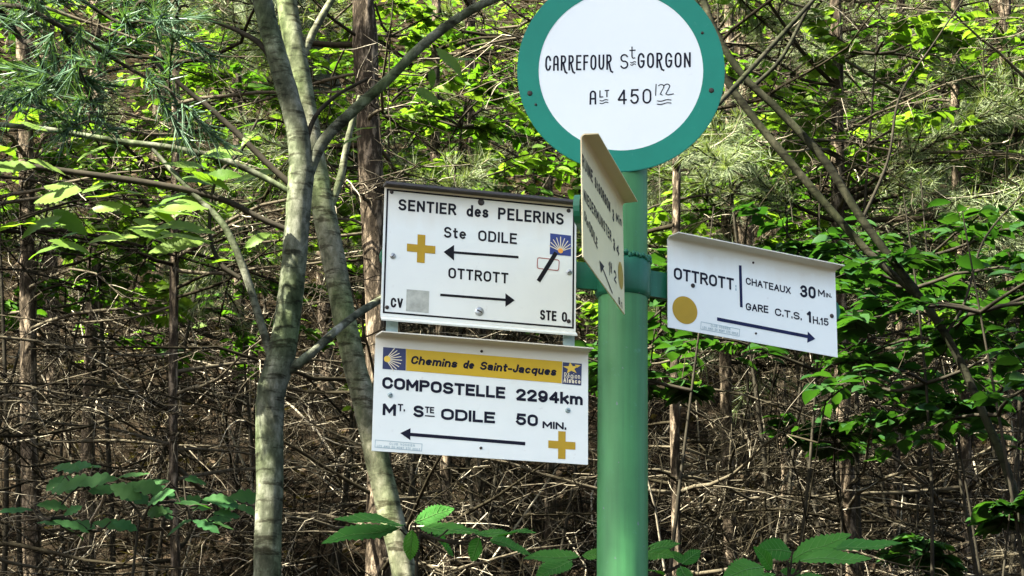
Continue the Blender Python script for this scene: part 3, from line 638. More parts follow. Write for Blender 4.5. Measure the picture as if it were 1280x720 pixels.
def arm_bar(sg, x_far, back, hh=.047, th=.010, z_off=0):
    """flat bar from the post along the back of a sign, with a rounded end"""
    fx = sg.world(x_far, back, 0); a = np.array([0, 0, zc]) + base
    near = sg.world(math.copysign(sg.w / 2 + .008, -x_far), back, 0)
    far_ = fx.copy(); dx = unit(np.array([far_[0] - a[0], far_[1] - a[1], 0]));
    zf = z_off + a[2]; far_[2] = zf
    p0 = a + dx * (pr - .004); L = np.linalg.norm(far_ - p0); d = unit(far_ - p0); up = np.array([0, 0, 1.0]); s_ = np.cross(d, up)
    out = [(0, -hh / 2), (L, -hh / 2)] + [(L + hh / 2 * math.cos(t), hh / 2 * math.sin(t)) for t in np.linspace(-1.4, 1.4, 9)] + [(L, hh / 2), (0, hh / 2)]
    m_ = MB(); m_.prism(out, -th / 2, th / 2); V = m_.v[0]
    m_.v[0] = loc_w(p0) + V[:, :1] * d + V[:, 1:2] * (-s_) + V[:, 2:3] * up
    return m_.build('arm', M['green_arm'], post)
arm_bar(s1, -s1.w / 2 + .016, .010); arm_bar(s3, s3.w / 2 - .010, .012); arm_bar(s4, -s4.w / 2 + .022, .010, z_off=-.012)

# ------------------------------------------------------------------ woods: generators
MB.smooth = True
def smooth_path(px_pts, Y, n=26):
    """world polyline through (px, py, r_px[, depth]) measured on the photograph, Catmull-Rom smoothed"""
    W = []; Rr = []
    for p in px_pts:
        y = p[3] if len(p) > 3 else Y
        w_ = at(p[0], p[1], y); W.append(w_); Rr.append(p[2] * ((w_ - CAM) @ RW[:, 1]) / F_PX)
    return spline(np.array(W), np.array(Rr), n)
def spline(W, Rr, n):
    m = len(W); t = np.linspace(0, m - 1 - 1e-6, n); i = t.astype(int); f = (t - i)[:, None]
    Q = np.c_[W, Rr]; Q = np.vstack([2 * Q[0] - Q[1], Q, 2 * Q[-1] - Q[-2]])
    a, b, c, d = Q[i], Q[i + 1], Q[i + 2], Q[i + 3]
    out = .5 * ((2 * b) + (c - a) * f + (2 * a - 5 * b + 4 * c - d) * f ** 2 + (3 * b - 3 * c + d - a) * f ** 3)
    return out[:, :3], np.maximum(out[:, 3], 1e-4)

def twig_path(rng, p, d, L, n=6, wig=.18, sag=0.0, lift=0.0):
    P = [np.array(p, float)]; d = unit(np.array(d, float)); st = L / (n - 1)
    for k in range(n - 1):
        kk = 1.6 if rng.rand() < .22 else .55; d = unit(d + wig * rng.randn(3) * kk + np.array([0, 0, lift - sag])); P.append(P[-1] + d * st)
    return np.array(P)
def dead_limb(rng, L, r0, nt=14, fine=True):
    mb = MB(); up = rng.uniform(-.3, .5)
    P = twig_path(rng, (0, 0, 0), (1, 0, up), L, 11, .12, sag=.02 if up > .1 else -.01)
    R_ = r0 * (1 - np.linspace(0, 1, 11) * .85) ; mb.tube(P, R_, 6, wob=.06, rng=rng)
    for k in range(nt):
        f = rng.uniform(.12, .97); i = int(f * 10); p = P[i] + (P[min(i + 1, 10)] - P[i]) * (f * 10 - i)
        T = unit(P[min(i + 1, 10)] - P[max(i - 1, 0)]); sd_ = (1 if k % 2 else -1)
        side = unit(np.cross(T, [0, 0, 1])) * sd_
        d = unit(T * rng.uniform(.3, 1.0) + side * rng.uniform(.5, 1) + np.array([0, 0, rng.uniform(-.5, .35)]))
        l = L * rng.uniform(.12, .42) * (1.15 - f * .7); r1 = max(.0009, r0 * rng.uniform(.16, .36))
        Q = twig_path(rng, p, d, l, 7, .2, sag=rng.uniform(-.02, .04)); mb.tube(Q, r1 * np.linspace(1, .3, 7), 4)
        if fine:
            for q in range(rng.randint(2, 6)):
                j = rng.randint(1, 6); dd = unit(unit(Q[j] - Q[j - 1]) + .9 * rng.randn(3)); S = twig_path(rng, Q[j], dd, l * rng.uniform(.2, .55), 5, .25, sag=rng.uniform(-.03, .03))
                mb.tube(S, r1 * .55 * np.linspace(1, .3, 5), 3)
    return mb
LIMB = [dead_limb(rs(100 + k), 1.0, .0075, rs(k).randint(11, 20)).mesh('dead_branch', M['dead_wood']) for k in range(22)]

def tufts(mb, rng, pts, dirs, nb=30, L=.06, W=.0022, spread=.9):
    pts = np.repeat(pts, nb, 0); dirs = np.repeat(dirs, nb, 0); N = len(pts)
    d = unit(dirs + spread * rng.randn(N, 3)); p = pts - dirs * rng.rand(N, 1) * L * .8
    n = unit(rng.randn(N, 3)); s = unit(np.cross(d, n)); l = L * (.7 + .6 * rng.rand(N, 1)); w_ = W * np.ones((N, 1))
    V = np.stack([p - s * w_ / 2, p + s * w_ / 2, p + d * l + np.array([0, 0, -1]) * l * .12], 1)
    mb.add(V, np.arange(N * 3).reshape(-1, 3))
def needle_spray(rng, L=.9, W=.003, nb=22, nl=.06, dens=1.0):
    """a live conifer branch: wood and needles"""
    wd = MB(); nd = MB(); P = twig_path(rng, (0, 0, 0), (1, 0, .15), L, 9, .2, sag=.03); wd.tube(P, .009 * np.linspace(1, .25, 9), 5)
    pts = []; dirs = []
    for k in range(int(20 * dens)):
        f = rng.uniform(.2, 1); i = min(7, int(f * 8)); p = P[i]; T = unit(P[i + 1] - P[i]); s_ = unit(np.cross(T, [0, 0, 1])) * (1 if k % 2 else -1)
        Q = twig_path(rng, p, T + s_ * rng.uniform(.4, 1.1) + np.array([0, 0, rng.uniform(-.1, .4)]), L * rng.uniform(.15, .4) * (1.2 - .6 * f), 5, .25, lift=.03)
        wd.tube(Q, .0035 * np.linspace(1, .5, 5), 4)
        for j in (1, 2, 3, 4): pts.append(Q[j]); dirs.append(unit(Q[j] - Q[j - 1]))
    tufts(nd, rng, np.array(pts), np.array(dirs), nb, nl, W, .55); return wd, nd
SPRAY = []
for k in range(6):
    a, b = needle_spray(rs(300 + k), W=.0024, nb=30, nl=.06, dens=1.3); SPRAY.append((a.mesh('live_branch', M['dead_wood']), b.mesh('needles', M['needle_green'])))

def in_view(P, m=120, ymin=3.0):
    q = project(P); return (q[:, 0] > -m) & (q[:, 0] < 1280 + m) & (q[:, 1] > -m) & (q[:, 1] < 720 + m) & (q[:, 2] > ymin)

def conifer(px_top, px_bot, Y, r_px, seed, label, ndead=30, live=0, tall=None, limb=(.5, 1.15), tone=None, crown=True):
    rng = rs(seed); top = at(px_top, 0, Y); bot = at(px_bot, 720, Y); d = (top - bot) / (top[2] - bot[2])
    z0 = float(h_ground(bot[0], Y)) - .1; b0 = bot + d * (z0 - bot[2]); tall = tall or rng.uniform(8.5, 11)
    root = thing('pine_tree', label, 'tree', b0, 'conifers standing behind the signpost')
    r = r_px * ((bot - CAM) @ RW[:, 1]) / F_PX; mb = MB(); n = 60; t = np.linspace(0, 1, n)
    P = np.outer(t * tall, d) + np.c_[.012 * np.sin(t * 21 + seed), .012 * np.cos(t * 17 + seed), np.zeros(n)]
    mb.tube(P, r * (1.12 - .75 * t) * (1 + .05 * rng.randn(n)), 14, wob=.035, rng=rng); mb.build('trunk', M['pine_bark'], root, True)
    zlo, zhi = at(0, 780, Y)[2] - .25, at(0, -60, Y)[2] + .2
    made = 0; tries = 0
    while made < ndead and tries < ndead * 5:
        tries += 1; z = zlo + (zhi - zlo) * rng.rand() ** 1.2; az = rng.uniform(0, 2 * np.pi); L = rng.uniform(*limb)
        p = d * (z - z0); wp = b0 + p; tip = wp + L * np.array([math.cos(az), math.sin(az), 0])
        if tip[1] < 3.75: continue
        mid = (wp + tip) / 2
        if not in_view(np.array([mid, tip]), 60).any(): continue
        inst('dead_branch', LIMB[rng.randint(len(LIMB))], root, p, az, L); made += 1
    for k in range(int(live * .75)):
        z = rng.uniform(at(0, 420, Y)[2], zhi + .3); az = rng.uniform(0, 2 * np.pi); p = d * (z - z0); a, b = SPRAY[rng.randint(len(SPRAY))]; s_ = rng.uniform(.7, 1.5)
        if (b0 + p)[1] + s_ * math.sin(az) < 5: continue
        o = inst('live_branch', a, root, p, az, s_, rng.uniform(-.2, .2)); q = bpy.data.objects.new('needles', b); COL.objects.link(q); q.parent = o
    return root, b0, d, tall

# crowns added high above the frame, shaped to shade and dapple the scene
def clump_leaves(rng, c, rad, N, L, ncl=None, shape=1.0):
    """leaf positions gathered in clumps through an ellipsoid"""
    ncl = ncl or max(8, N // 90); cc = unit(rng.randn(ncl, 3)) * (rng.rand(ncl, 1) ** .5) * np.array(rad) * .85 + c
    k = rng.randint(0, ncl, N); s = np.array(rad) * .2 * shape
    return cc[k] + rng.randn(N, 3) * np.minimum(s, .34)
FLECK = []                                    # (point, radius): gaps cut in the added crowns to put sun on that point
PROT = [at(x, y, 3.34) for x in range(470, 700, 44) for y in range(240, 440, 44)] + [at(x, y, 3.30) for x in (468, 492, 516, 540) for y in (450, 480, 510, 540, 565)] + [at(x, y, 3.36) for x in range(655, 905, 50) for y in range(-30, 220, 50)] + [at(x, y, 3.4) for x in range(835, 1060, 44) for y in range(300, 450, 44)]  # sign points to keep shaded: leaves on their sun lines stay
def sun_gap(p):
    keep = np.ones(len(p), bool)
    for T, r in FLECK:
        v = p - T; t = v @ SUN; d2 = (v * v).sum(1) - t * t; keep &= ~((d2 < r * r) & (t > 0))
    for T in PROT:
        v = p - T; t = v @ SUN; d2 = (v * v).sum(1) - t * t; keep |= (d2 < .06 ** 2) & (t > 0)
    return keep
def beech(base, tall, c, rad, N, seed, label, L=.11, group='broadleaf trees added to shade the clearing', solid=None):
    rng = rs(seed); base = np.array([base[0], base[1], float(h_ground(base[0], base[1])) - .1]); root = thing('shade_beech', label, 'tree', base, group)
    c = np.array(c, float); mb = MB(); t = np.linspace(0, 1, 14)[:, None]; top = c + np.array([0, 0, rad[2] * .6])
    P = base * (1 - t) + top * t + np.c_[.1 * np.sin(t * 5 + seed), .1 * np.sin(t * 4), 0 * t] * t; mb.tube(P - base, .15 * np.linspace(1.2, .15, 14), 12); mb.build('trunk', M['beech_bark'], root, True)
    p = clump_leaves(rng, c, rad, N, L)
    if solid is not None:
        for (T, r, k) in solid:                # extra leaves packed between the sun and the spots to be shaded
            q = T + np.outer(rng.uniform(*k[1:], k[0]), SUN); u = unit(np.cross(SUN, [0, 0, 1])); v = np.cross(SUN, u); a = rng.rand(k[0]) * 6.283; rr = r * np.sqrt(rng.rand(k[0]))
            p = np.vstack([p, q + (rr * np.cos(a))[:, None] * u + (rr * np.sin(a))[:, None] * v])
    p = p[sun_gap(p)]
    q = project(p); p = p[~((q[:, 2] > .2) & (q[:, 0] > -60) & (q[:, 0] < 1340) & (q[:, 1] > -60) & (q[:, 1] < 780) & (p[:, 1] < 9))]
    lf = MB(); N = len(p); leaves(lf, p - base, unit(rng.randn(N, 3) * [1, 1, .35]), rand_up(rng, N, .5), L * (.7 + .6 * rng.rand(N)), L * .62 * (.7 + .6 * rng.rand(N)), simple=True)
    br = MB()
    for k in range(24):
        f = rng.uniform(.45, .95); a = P[int(f * 13)]; b = p[rng.randint(N)]; Q = np.array([a + (b - a) * s_ + np.array([0, 0, .25 * math.sin(s_ * 3.1)]) for s_ in np.linspace(0, 1, 7)])
        if not sun_gap(np.vstack([Q, (Q[1:] + Q[:-1]) / 2])).all(): continue
        br.tube(Q - base, .035 * np.linspace(1, .2, 7), 6)
    br.build('limbs', M['beech_bark'], root); lf.build('crown', M['leaf_beech'], root)

# saplings: leafy understorey, layered flat sprays
def sapling_parts(seed, hgt, spread, nbr, lpb, L, lm, simple=False, twigm='dark_twig', flat=.35, lo=.25, pos=0):
    rng = rs(seed); st = MB(); lf = MB(); t = np.linspace(0, 1, 12)
    P = np.c_[.10 * np.sin(t * 4 + seed), .08 * np.cos(t * 3.5 + seed), hgt * t]; st.tube(P, (.006 + .0022 * hgt) * np.linspace(1, .15, 12), 7)
    pts = []; ds = []
    for k in range(nbr):
        f = lo + (1 - lo) * (k + rng.rand()) / nbr; i = min(10, int(f * 11)); az = k * 2.4 + rng.rand() + pos; l = spread * (1.1 - .55 * (f - lo) / (1 - lo)) * rng.uniform(.6, 1.15)
        Q = twig_path(rng, P[i], (math.cos(az), math.sin(az), .28), l, 8, .16, sag=.05); st.tube(Q, .006 * np.linspace(1, .2, 8), 5)
        for q in range(6):
            j = rng.randint(2, 7); T = unit(Q[j + 1] - Q[j]); s_ = unit(np.cross(T, [0, 0, 1])) * (1 if q % 2 else -1); S = twig_path(rng, Q[j], T + s_, l * rng.uniform(.2, .45), 6, .2, sag=.02); st.tube(S, .002 * np.linspace(1, .5, 6), 3)
            m = lpb // 6 + 1; f2 = rng.rand(m); ii = np.minimum(4, (f2 * 5).astype(int)); pp = S[ii] + (S[ii + 1] - S[ii]) * (f2 * 5 - ii)[:, None]
            sg = np.where(np.arange(m) % 2, 1, -1)[:, None]; s2_ = unit(np.cross(S[-1] - S[0], [0, 0, 1])); pts.append(pp); ds.append(unit(S[-1] - S[0]) * .6 + s2_ * sg + rng.randn(m, 3) * .25)
    p = np.vstack(pts); d = np.vstack(ds); N = len(p); d[:, 2] = d[:, 2] * .4 - .1
    leaves(lf, p, d, rand_up(rng, N, flat), L * (.6 + .7 * rng.rand(N)), L * .62 * (.65 + .6 * rng.rand(N)), simple=simple)
    return st.mesh('stem', M[twigm], True), lf.mesh('foliage', M[lm])
def put_sapling(name, parts, x, y, rz, sc, label, cat='sapling', group=None, z=None):
    r = thing(name, label, cat, (x, y, float(h_ground(x, y)) - .05 if z is None else z), group); r.rotation_euler[2] = rz; r.scale = (sc, sc, sc)
    for nm, me in zip(('stem', 'foliage'), parts): o = bpy.data.objects.new(nm, me); COL.objects.link(o); o.parent = r
    return r

# ------------------------------------------------------------------ canopy added for shade
S_ = lambda px, py, Y: at(px, py, Y)
for p, r in ((S_(767, 726, PY - pr), .19), (S_(757, 672, PY - pr), .125), (S_(772, 800, PY - pr), .2), (S_(770, 830, PY - pr), .25),
             (S_(478, 610, 4.55), .10), (S_(508, 712, 4.55), .10), (S_(376, 125, 4.55), .12), (S_(398, 240, 4.55), .07), (S_(362, 10, 4.55), .11), (S_(455, 520, 4.55), .07)): FLECK.append((p, r + (.035 if p[1] > 3.5 else 0)))
for x, y in ((75, 245), (215, 285), (300, 190), (20, 200), (250, 262), (330, 300)): FLECK.append((S_(x, y, 3.95), .2))
for x, y in ((120, 110), (215, 100), (60, 60)): FLECK.append((S_(x, y, 3.7), .2))
fr = rs(606)
for (x0, x1, y0, y1, n) in ((820, 1280, 380, 720, 80), (380, 740, 0, 230, 24), (0, 330, 0, 230, 12), (0, 320, 330, 720, 16), (430, 740, 560, 720, 22), (900, 1280, 0, 260, 26)):
    for k in range(n):
        p = S_(fr.uniform(x0, x1), fr.uniform(y0, y1), fr.uniform(5.0, 9.5)); near = [S_(a, b, 3.35) - p for a, b in ((480, 300), (600, 320), (720, 330), (480, 490), (600, 500), (730, 500), (780, 80), (660, 80), (900, 80), (760, 250), (840, 350), (1040, 390), (775, 560))]
        if min(np.linalg.norm(np.cross(v, SUN)) for v in near) > .42: FLECK.append((p, fr.uniform(.14, .30)))  # random light shafts cut through the added crowns
sgn = S_(760, 300, 3.4)
beech((-3.3, -.2), 9, sgn + SUN * 6.2, (2.4, 2.4, 1.5), 9000, 11, 'broad beech tree added at the left to shade the signpost', solid=[(sgn, .95, (5200, 4.6, 7.4)), (S_(600, 480, 3.4), .6, (4200, 4.8, 7.2)), (S_(860, 150, 3.4), .6, (1500, 4.8, 7.2))])
beech((-5.2, 3.0), 10, S_(200, 500, 6.0) + SUN * 8.0, (2.6, 2.2, 1.6), 5500, 12, 'tall beech tree added to shade the lower left thicket', L=.13, solid=[(S_(x, y, 4.6), .34, (800, 5.6, 8.0)) for x, y in ((437, 430), (402, 250), (378, 110), (470, 560), (505, 700), (360, 10))])
beech((-6.8, 6.5), 11, S_(330, 380, 8.5) + SUN * 9.0, (2.8, 2.4, 1.7), 4200, 13, 'tall beech tree added for shade farther up the bank on the left', L=.13)

beech((-3.0, 6.8), 12, S_(900, 330, 8.5) + SUN * 8.5, (3.2, 2.6, 1.8), 2300, 14, 'tall beech tree added to dapple the dead thicket', L=.14)
beech((-.6, 12.5), 15, S_(1150, 500, 8.0) + SUN * 11.5, (3.4, 3.0, 1.8), 1700, 15, 'tallest beech tree added for dappled light up the bank behind the thicket', L=.15)
beech((-3.8, 11.0), 14, S_(560, 60, 10.5) + SUN * 9.5, (3.0, 2.6, 1.8), 1300, 16, 'beech tree added for dappled light high up the bank at the left', L=.14)
# ------------------------------------------------------------------ conifers
con = [ (458, 473, 6.1, 17, 36, 4, 'flaky pine trunk rising right behind the black bordered sign'),
        (590, 600, 9.0, 8, 34, 6, 'slim sunlit pine trunk above the black bordered sign'),
        (1041, 1064, 6.6, 10, 40, 8, 'slim pine trunk passing just right of the yellow dot sign'),
        (908, 912, 7.4, 8, 44, 6, 'thin pale pine trunk between the post and the right sign'),
        (214, 224, 6.4, 6, 48, 0, 'thin dark pine trunk behind the oak sprig at lower left'),
        (22, 46, 7.0, 11, 46, 0, 'dark pine trunk at the left edge behind the dead twigs'),
        (118, 112, 8.6, 8, 46, 0, 'shaded pine trunk in the dead thicket at far left'),
        (300, 292, 9.5, 7, 46, 1, 'shaded pine trunk in the gap left of the smooth young tree'),
        (545, 556, 7.6, 7, 44, 4, 'pine trunk hidden behind the two left signs'),
        (690, 684, 8.4, 7, 46, 4, 'pine trunk just left of the green post'),
        (840, 850, 6.2, 6, 40, 5, 'thin pine trunk just right of the green post'),
        (968, 985, 9.2, 6, 46, 8, 'pine trunk behind the middle of the right sign'),
        (1128, 1120, 8.2, 6, 46, 10, 'pine trunk in the sunlit thicket right of the signs'),
        (1195, 1206, 7.0, 7, 44, 10, 'slim pine trunk in the dead thicket at lower right'),
        (1258, 1262, 8.8, 10, 44, 12, 'pine trunk at the right edge of the thicket'),
        (1340, 1345, 6.4, 9, 30, 6, 'pine trunk just past the right edge'),
        (-60, -52, 6.0, 9, 36, 0, 'pine trunk just past the left edge'),
        (400, 410, 11.5, 9, 36, 12, 'distant pine between the two smooth young trees'),
        (760, 770, 11.5, 9, 36, 14, 'distant pine straight behind the green post'),
        (1060, 1050, 12.5, 9, 36, 24, 'distant sunlit pine at upper right'),
        (1160, 1170, 11.5, 9, 36, 24, 'distant sunlit pine between the leaning stems and the right edge'),
        (930, 935, 13.0, 9, 36, 22, 'distant sunlit pine right of the round sign'),
        (60, 64, 11.0, 9, 36, 10, 'distant pine behind the needled bough'),
        (200, 205, 12.5, 9, 36, 12, 'distant pine behind the leafy bough at left') ]
for k, (a, b, y, r, nd, lv, lab) in enumerate(con): conifer(a, b, y, r, 500 + k, lab, nd, lv)

# ------------------------------------------------------------------ dead shrubs and brushwood on the bank
def dead_shrub_mesh(seed, hgt=1.6):
    rng = rs(seed); mb = MB()
    for k in range(11):
        a = rng.rand() * 6.28; P = twig_path(rng, (.1 * rng.randn(), .1 * rng.randn(), 0), (.5 * math.cos(a), .5 * math.sin(a), 1), hgt * rng.uniform(.6, 1.15), 10, .2, sag=.02); mb.tube(P, .0065 * rng.uniform(.6, 1.2) * np.linspace(1, .3, 10), 5)
        for q in range(12):
            j = rng.randint(2, 10); d = unit(unit(P[j] - P[j - 1]) * .7 + rng.randn(3) * [1, 1, .5]); Q = twig_path(rng, P[j], d, hgt * rng.uniform(.1, .35), 6, .4); mb.tube(Q, .0024 * np.linspace(1, .4, 6), 4)
            for z in range(3): mb.tube(twig_path(rng, Q[rng.randint(1, 6)], rng.randn(3), hgt * rng.uniform(.05, .14), 4, .4), .0013 * np.linspace(1, .5, 4), 3)
    return mb.mesh('dead_shrub', M['dead_wood'])
DS = [dead_shrub_mesh(700 + k) for k in range(5)]
rng = rs(77); spots = [(-1.5, 7.2), (-.9, 6.6), (-.35, 7.6), (-1.1, 8.8), (.15, 6.5), (.65, 7.0), (1.1, 6.4), (1.5, 7.5), (.9, 8.4), (-.2, 9.2), (1.9, 8.6), (.35, 8.6), (2.2, 9.8), (-1.9, 9.6), (1.35, 9.6), (-.75, 10.4), (.6, 10.6)]
for k, (x, y) in enumerate(spots):
    o = bpy.data.objects.new('dead_shrub', DS[k % 5]); COL.objects.link(o); o.location = (x, y, float(h_ground(x, y)) - .03); o.rotation_euler[2] = rng.rand() * 6; s_ = rng.uniform(.9, 1.35); o.scale = (s_, s_, s_)
    tag(o, 'leafless grey dead shrub of thin tangled twigs on the bank behind the signs', 'dead shrub', 'dead shrubs tangled on the bank')
rng = rs(78); mb = MB()
for k in range(5200):
    y = rng.uniform(5.2, 14); x = rng.uniform(-.34, .34) * y; q = rng.rand(); z = float(h_ground(x, y)) + .02 + .25 * q * q
    a = rng.rand() * 6.28; P = twig_path(rng, (x, y, z), (math.cos(a), math.sin(a) * .7, .62 * math.sin(a) * .7 + rng.uniform(-.2, .5)), rng.uniform(.2, .8), 6, .3); mb.tube(P, rng.uniform(.001, .0042) * np.linspace(1, .4, 6), 4)
tag(mb.build('brushwood', M['dead_wood']), 'dead fallen twigs scattered thickly over the bank', kind='stuff')
rng = rs(79); N = 42000; y = rng.uniform(4.2, 26, N); x = rng.uniform(-.42, .42, N) * y; mb = MB()
leaves(mb, np.c_[x, y, h_ground(x, y) + .015 + .03 * rng.rand(N)], unit(rng.randn(N, 3) * [1, 1, .4]), unit(np.c_[.6 * rng.randn(N), .6 * rng.randn(N) - .3, np.ones(N)]), .05 + .05 * rng.rand(N), .03 + .025 * rng.rand(N), simple=True)
tag(mb.build('fallen_leaves', M['litter']), 'brown fallen leaves covering the wooded bank', kind='stuff')

# ------------------------------------------------------------------ leafy understorey
GRP = 'leafy saplings in the woods behind the signs'
SEED = [800]
def sap(kind, px, py, Y, size, label):
    """sapling whose leafy top is centred at this pixel"""
    SEED[0] += 1; c = at(px, py, Y); zb = float(h_ground(c[0], Y)) - .05; hgt = c[2] - zb + (.2 if kind == 'd' else .42) * size; band = min(.85, (.6 if kind == 'd' else 1.15) * size / hgt)
    nb, lp, L, lm, fl = {'d': (int(13 * size) + 2, 42, .066, 'leaf_dark', .4), 'l': (10, 50, .060, 'leaf_light', .65), 'm': (10, 48, .056, 'leaf_beech', .45)}[kind]
    parts = sapling_parts(SEED[0], hgt, size, nb, lp, L, lm, lo=1 - band, flat=fl, pos=rs(SEED[0]).rand() * 6)
    put_sapling('sapling', parts, c[0], Y, 0, 1, label, 'sapling', GRP, z=zb)
for a in ((865, 290, 5.3, .50, 'dark green sapling with flat leaf sprays just above the yellow dot sign'), (985, 285, 5.7, .55, 'dark green sapling layered behind the top of the right sign'), (1110, 300, 5.4, .60, 'dark green sapling with spreading sprays right of the right sign'),
          (1225, 330, 5.0, .55, 'dark green sapling at the right edge'), (1190, 270, 6.0, .55, 'dark sapling under the leaning stems near the right edge'), (845, 400, 5.6, .22, 'small dark sapling between the post and the right sign'), (1262, 545, 4.9, .2, 'small dark sapling at the lower right edge'), (1110, 640, 6.0, .22, 'small dark sapling low in the dead thicket at right'),
          (1010, 500, 6.2, .28, 'little dark sapling below the middle of the right sign'), (1180, 455, 5.6, .30, 'little dark sapling beside the foot of the leaning stems')): sap('d', *a)
rng = rs(401); WHERE = {(0, 0): 'at the upper left corner', (1, 0): 'behind the fork of the smooth tree', (2, 0): 'between the smooth tree and the round sign', (3, 0): 'right of the round sign', (4, 0): 'at the upper right corner',
                        (0, 1): 'behind the leafy bough', (1, 1): 'just left of the black bordered sign', (2, 1): 'just above the black bordered sign', (3, 1): 'behind the leaning stems', (4, 1): 'at the right edge above the dark sprays'}
KINDS = [('l', 'bright yellow green', 'sapling with thin rounded leaves'), ('m', 'mid green', 'sapling with dense leaf sprays'), ('l', 'pale sunlit', 'sapling with loose sprays'), ('m', 'darker leafy', 'sapling with spreading twigs'), ('l', 'light green', 'tall thin sapling'), ('m', 'low shady', 'bushy sapling')]
CNT = {}
for px, py, Y, sc in ((30, 20, 6.8, .6), (170, 10, 7.6, .7), (90, 130, 7.4, .6), (40, 240, 7.2, .55), (250, 60, 8.2, .7), (200, 220, 7.0, .5), (430, 60, 8.6, .8), (520, 40, 7.4, .65), (610, 70, 8.0, .75), (560, 130, 7.0, .5), (640, 170, 7.8, .6), (430, 210, 7.8, .6), (500, 190, 9.2, .8),
                      (930, 30, 6.8, .65), (1010, 90, 7.4, .7), (1090, 30, 6.4, .6), (1150, 100, 7.2, .65), (1230, 40, 6.6, .65), (1270, 130, 7.6, .7), (1200, 190, 8.0, .7), (1080, 190, 8.2, .7), (950, 160, 7.8, .6), (1000, 220, 7.0, .5), (1250, 240, 7.4, .6), (900, 240, 7.4, .5), (330, 150, 8.4, .7), (340, 290, 7.8, .5), (130, 300, 7.6, .45), (1130, 260, 9.4, .9), (700, 380, 7.0, .4)):
    cell = (min(4, px // 256), 0 if py < 125 else 1); k = CNT.get(cell, 0); CNT[cell] = k + 1; kd = KINDS[k % 6]
    sap(kd[0], px, py, Y, sc, kd[1] + ' ' + kd[2] + ' ' + WHERE[cell])
# far woods on the crest
rng = rs(91); mb = MB(); N = 90000; y = rng.uniform(11.5, 34, N); x = rng.uniform(-.4, .4, N) * y; cl = (np.sin(x * 1.9 + y) + np.sin(x * 1.1 - y * 1.3) + .8 * rng.randn(N)) > -.2
zz_ = h_ground(x, y) + rng.rand(N) ** .8 * (5.0 + 1.6 * np.sin(x * 1.3)); P_ = np.c_[x, y, zz_][cl]; N = len(P_)
leaves(mb, P_, unit(rng.randn(N, 3) * [1, 1, .4]), rand_up(rng, N, .6), .07 + .05 * rng.rand(N), .04 + .03 * rng.rand(N), simple=True)
tag(mb.build('far_woods', M['leaf_light']), 'mass of green woodland foliage up the slope', kind='stuff')

# ------------------------------------------------------------------ smooth young trees near the signs
def limb_px(mb, pts, Y, sides=12, n=30, wob=.02, seed=3, org=None):
    P, R_ = smooth_path(pts, Y, n); mb.tube(P - org, R_, sides, wob=wob, rng=rs(seed)); return P, R_
T0 = at(330, 900, 4.0); org = np.array([T0[0], 4.0, float(h_ground(T0[0], 4.0)) - .05])
ft = thing('young_tree', 'smooth grey young tree forking left of the black bordered sign', 'tree', org)
mb = MB(); lowpt = [(318 + 0, 1050, 19), (330, 900, 18.5)]
limb_px(mb, [(326, 1240, 21), (332, 900, 19), (334, 720, 17.5), (337, 600, 17), (338, 500, 18), (350, 450, 18), (362, 380, 16), (370, 300, 15.5), (377, 210, 16)], 4.0, 18, 60, org=org, seed=1)
limb_px(mb, [(377, 215, 15), (371, 160, 14), (352, 90, 13), (330, 10, 12.5), (318, -60, 12), (312, -200, 10)], 4.0, 16, 36, org=org, seed=2)
mb.build('trunk', M['beech_bark'], ft, True)
def branch(pts, Y=4.0, sides=9, name='branch', root=ft, o=org, m='beech_bark', n=26, seed=5):
    b_ = MB(); P, R_ = limb_px(b_, pts, Y, sides, n, .03, seed, o); return b_.build(name, M[m], root, True), P
branch([(381, 228, 8), (402, 180, 7.5), (440, 140, 7), (485, 100, 6.5), (530, 55, 6.2), (585, 15, 5.8), (640, -12, 5.5), (760, -70, 4)])
branch([(350, 470, 7), (385, 445, 6), (430, 405, 5, 4.05), (480, 372, 4.5, 4.15), (560, 330, 3, 4.3)])
branch([(344, 465, 6), (325, 400, 5), (306, 340, 5), (285, 290, 4.5), (262, 262, 4), (225, 225, 3), (190, 185, 2.4)])
b1, PB1 = branch([(372, 292, 3.9), (330, 275, 3.9), (285, 252, 3.9), (235, 238, 4.3), (180, 228, 4.3), (90, 215, 3.9), (0, 203, 3.9), (-120, 190, 3.1)], m='dark_twig')
b2, PB2 = branch([(370, 245, 3.9), (330, 222, 3.9), (280, 200, 4.3), (215, 185, 4.3), (150, 177, 3.9), (60, 162, 3.5), (-40, 152, 3.1)], m='beech_bark')
branch([(368, 235, 4.3), (335, 205, 3.9), (300, 170, 3.9), (262, 135, 3.5), (240, 118, 3.1), (190, 75, 2.3)], m='dark_twig')
b3, PB3 = branch([(300, 348, 3), (276, 330, 3), (262, 290, 2.4), (270, 225, 2), (300, 190, 2), (322, 150, 1.6)], m='dark_twig')
branch([(352, 100, 5), (330, 60, 4), (300, 40, 3), (250, 20, 2)], m='dark_twig')
branch([(378, 200, 4), (392, 150, 3), (420, 120, 2.4), (460, 98, 2)], m='dark_twig')

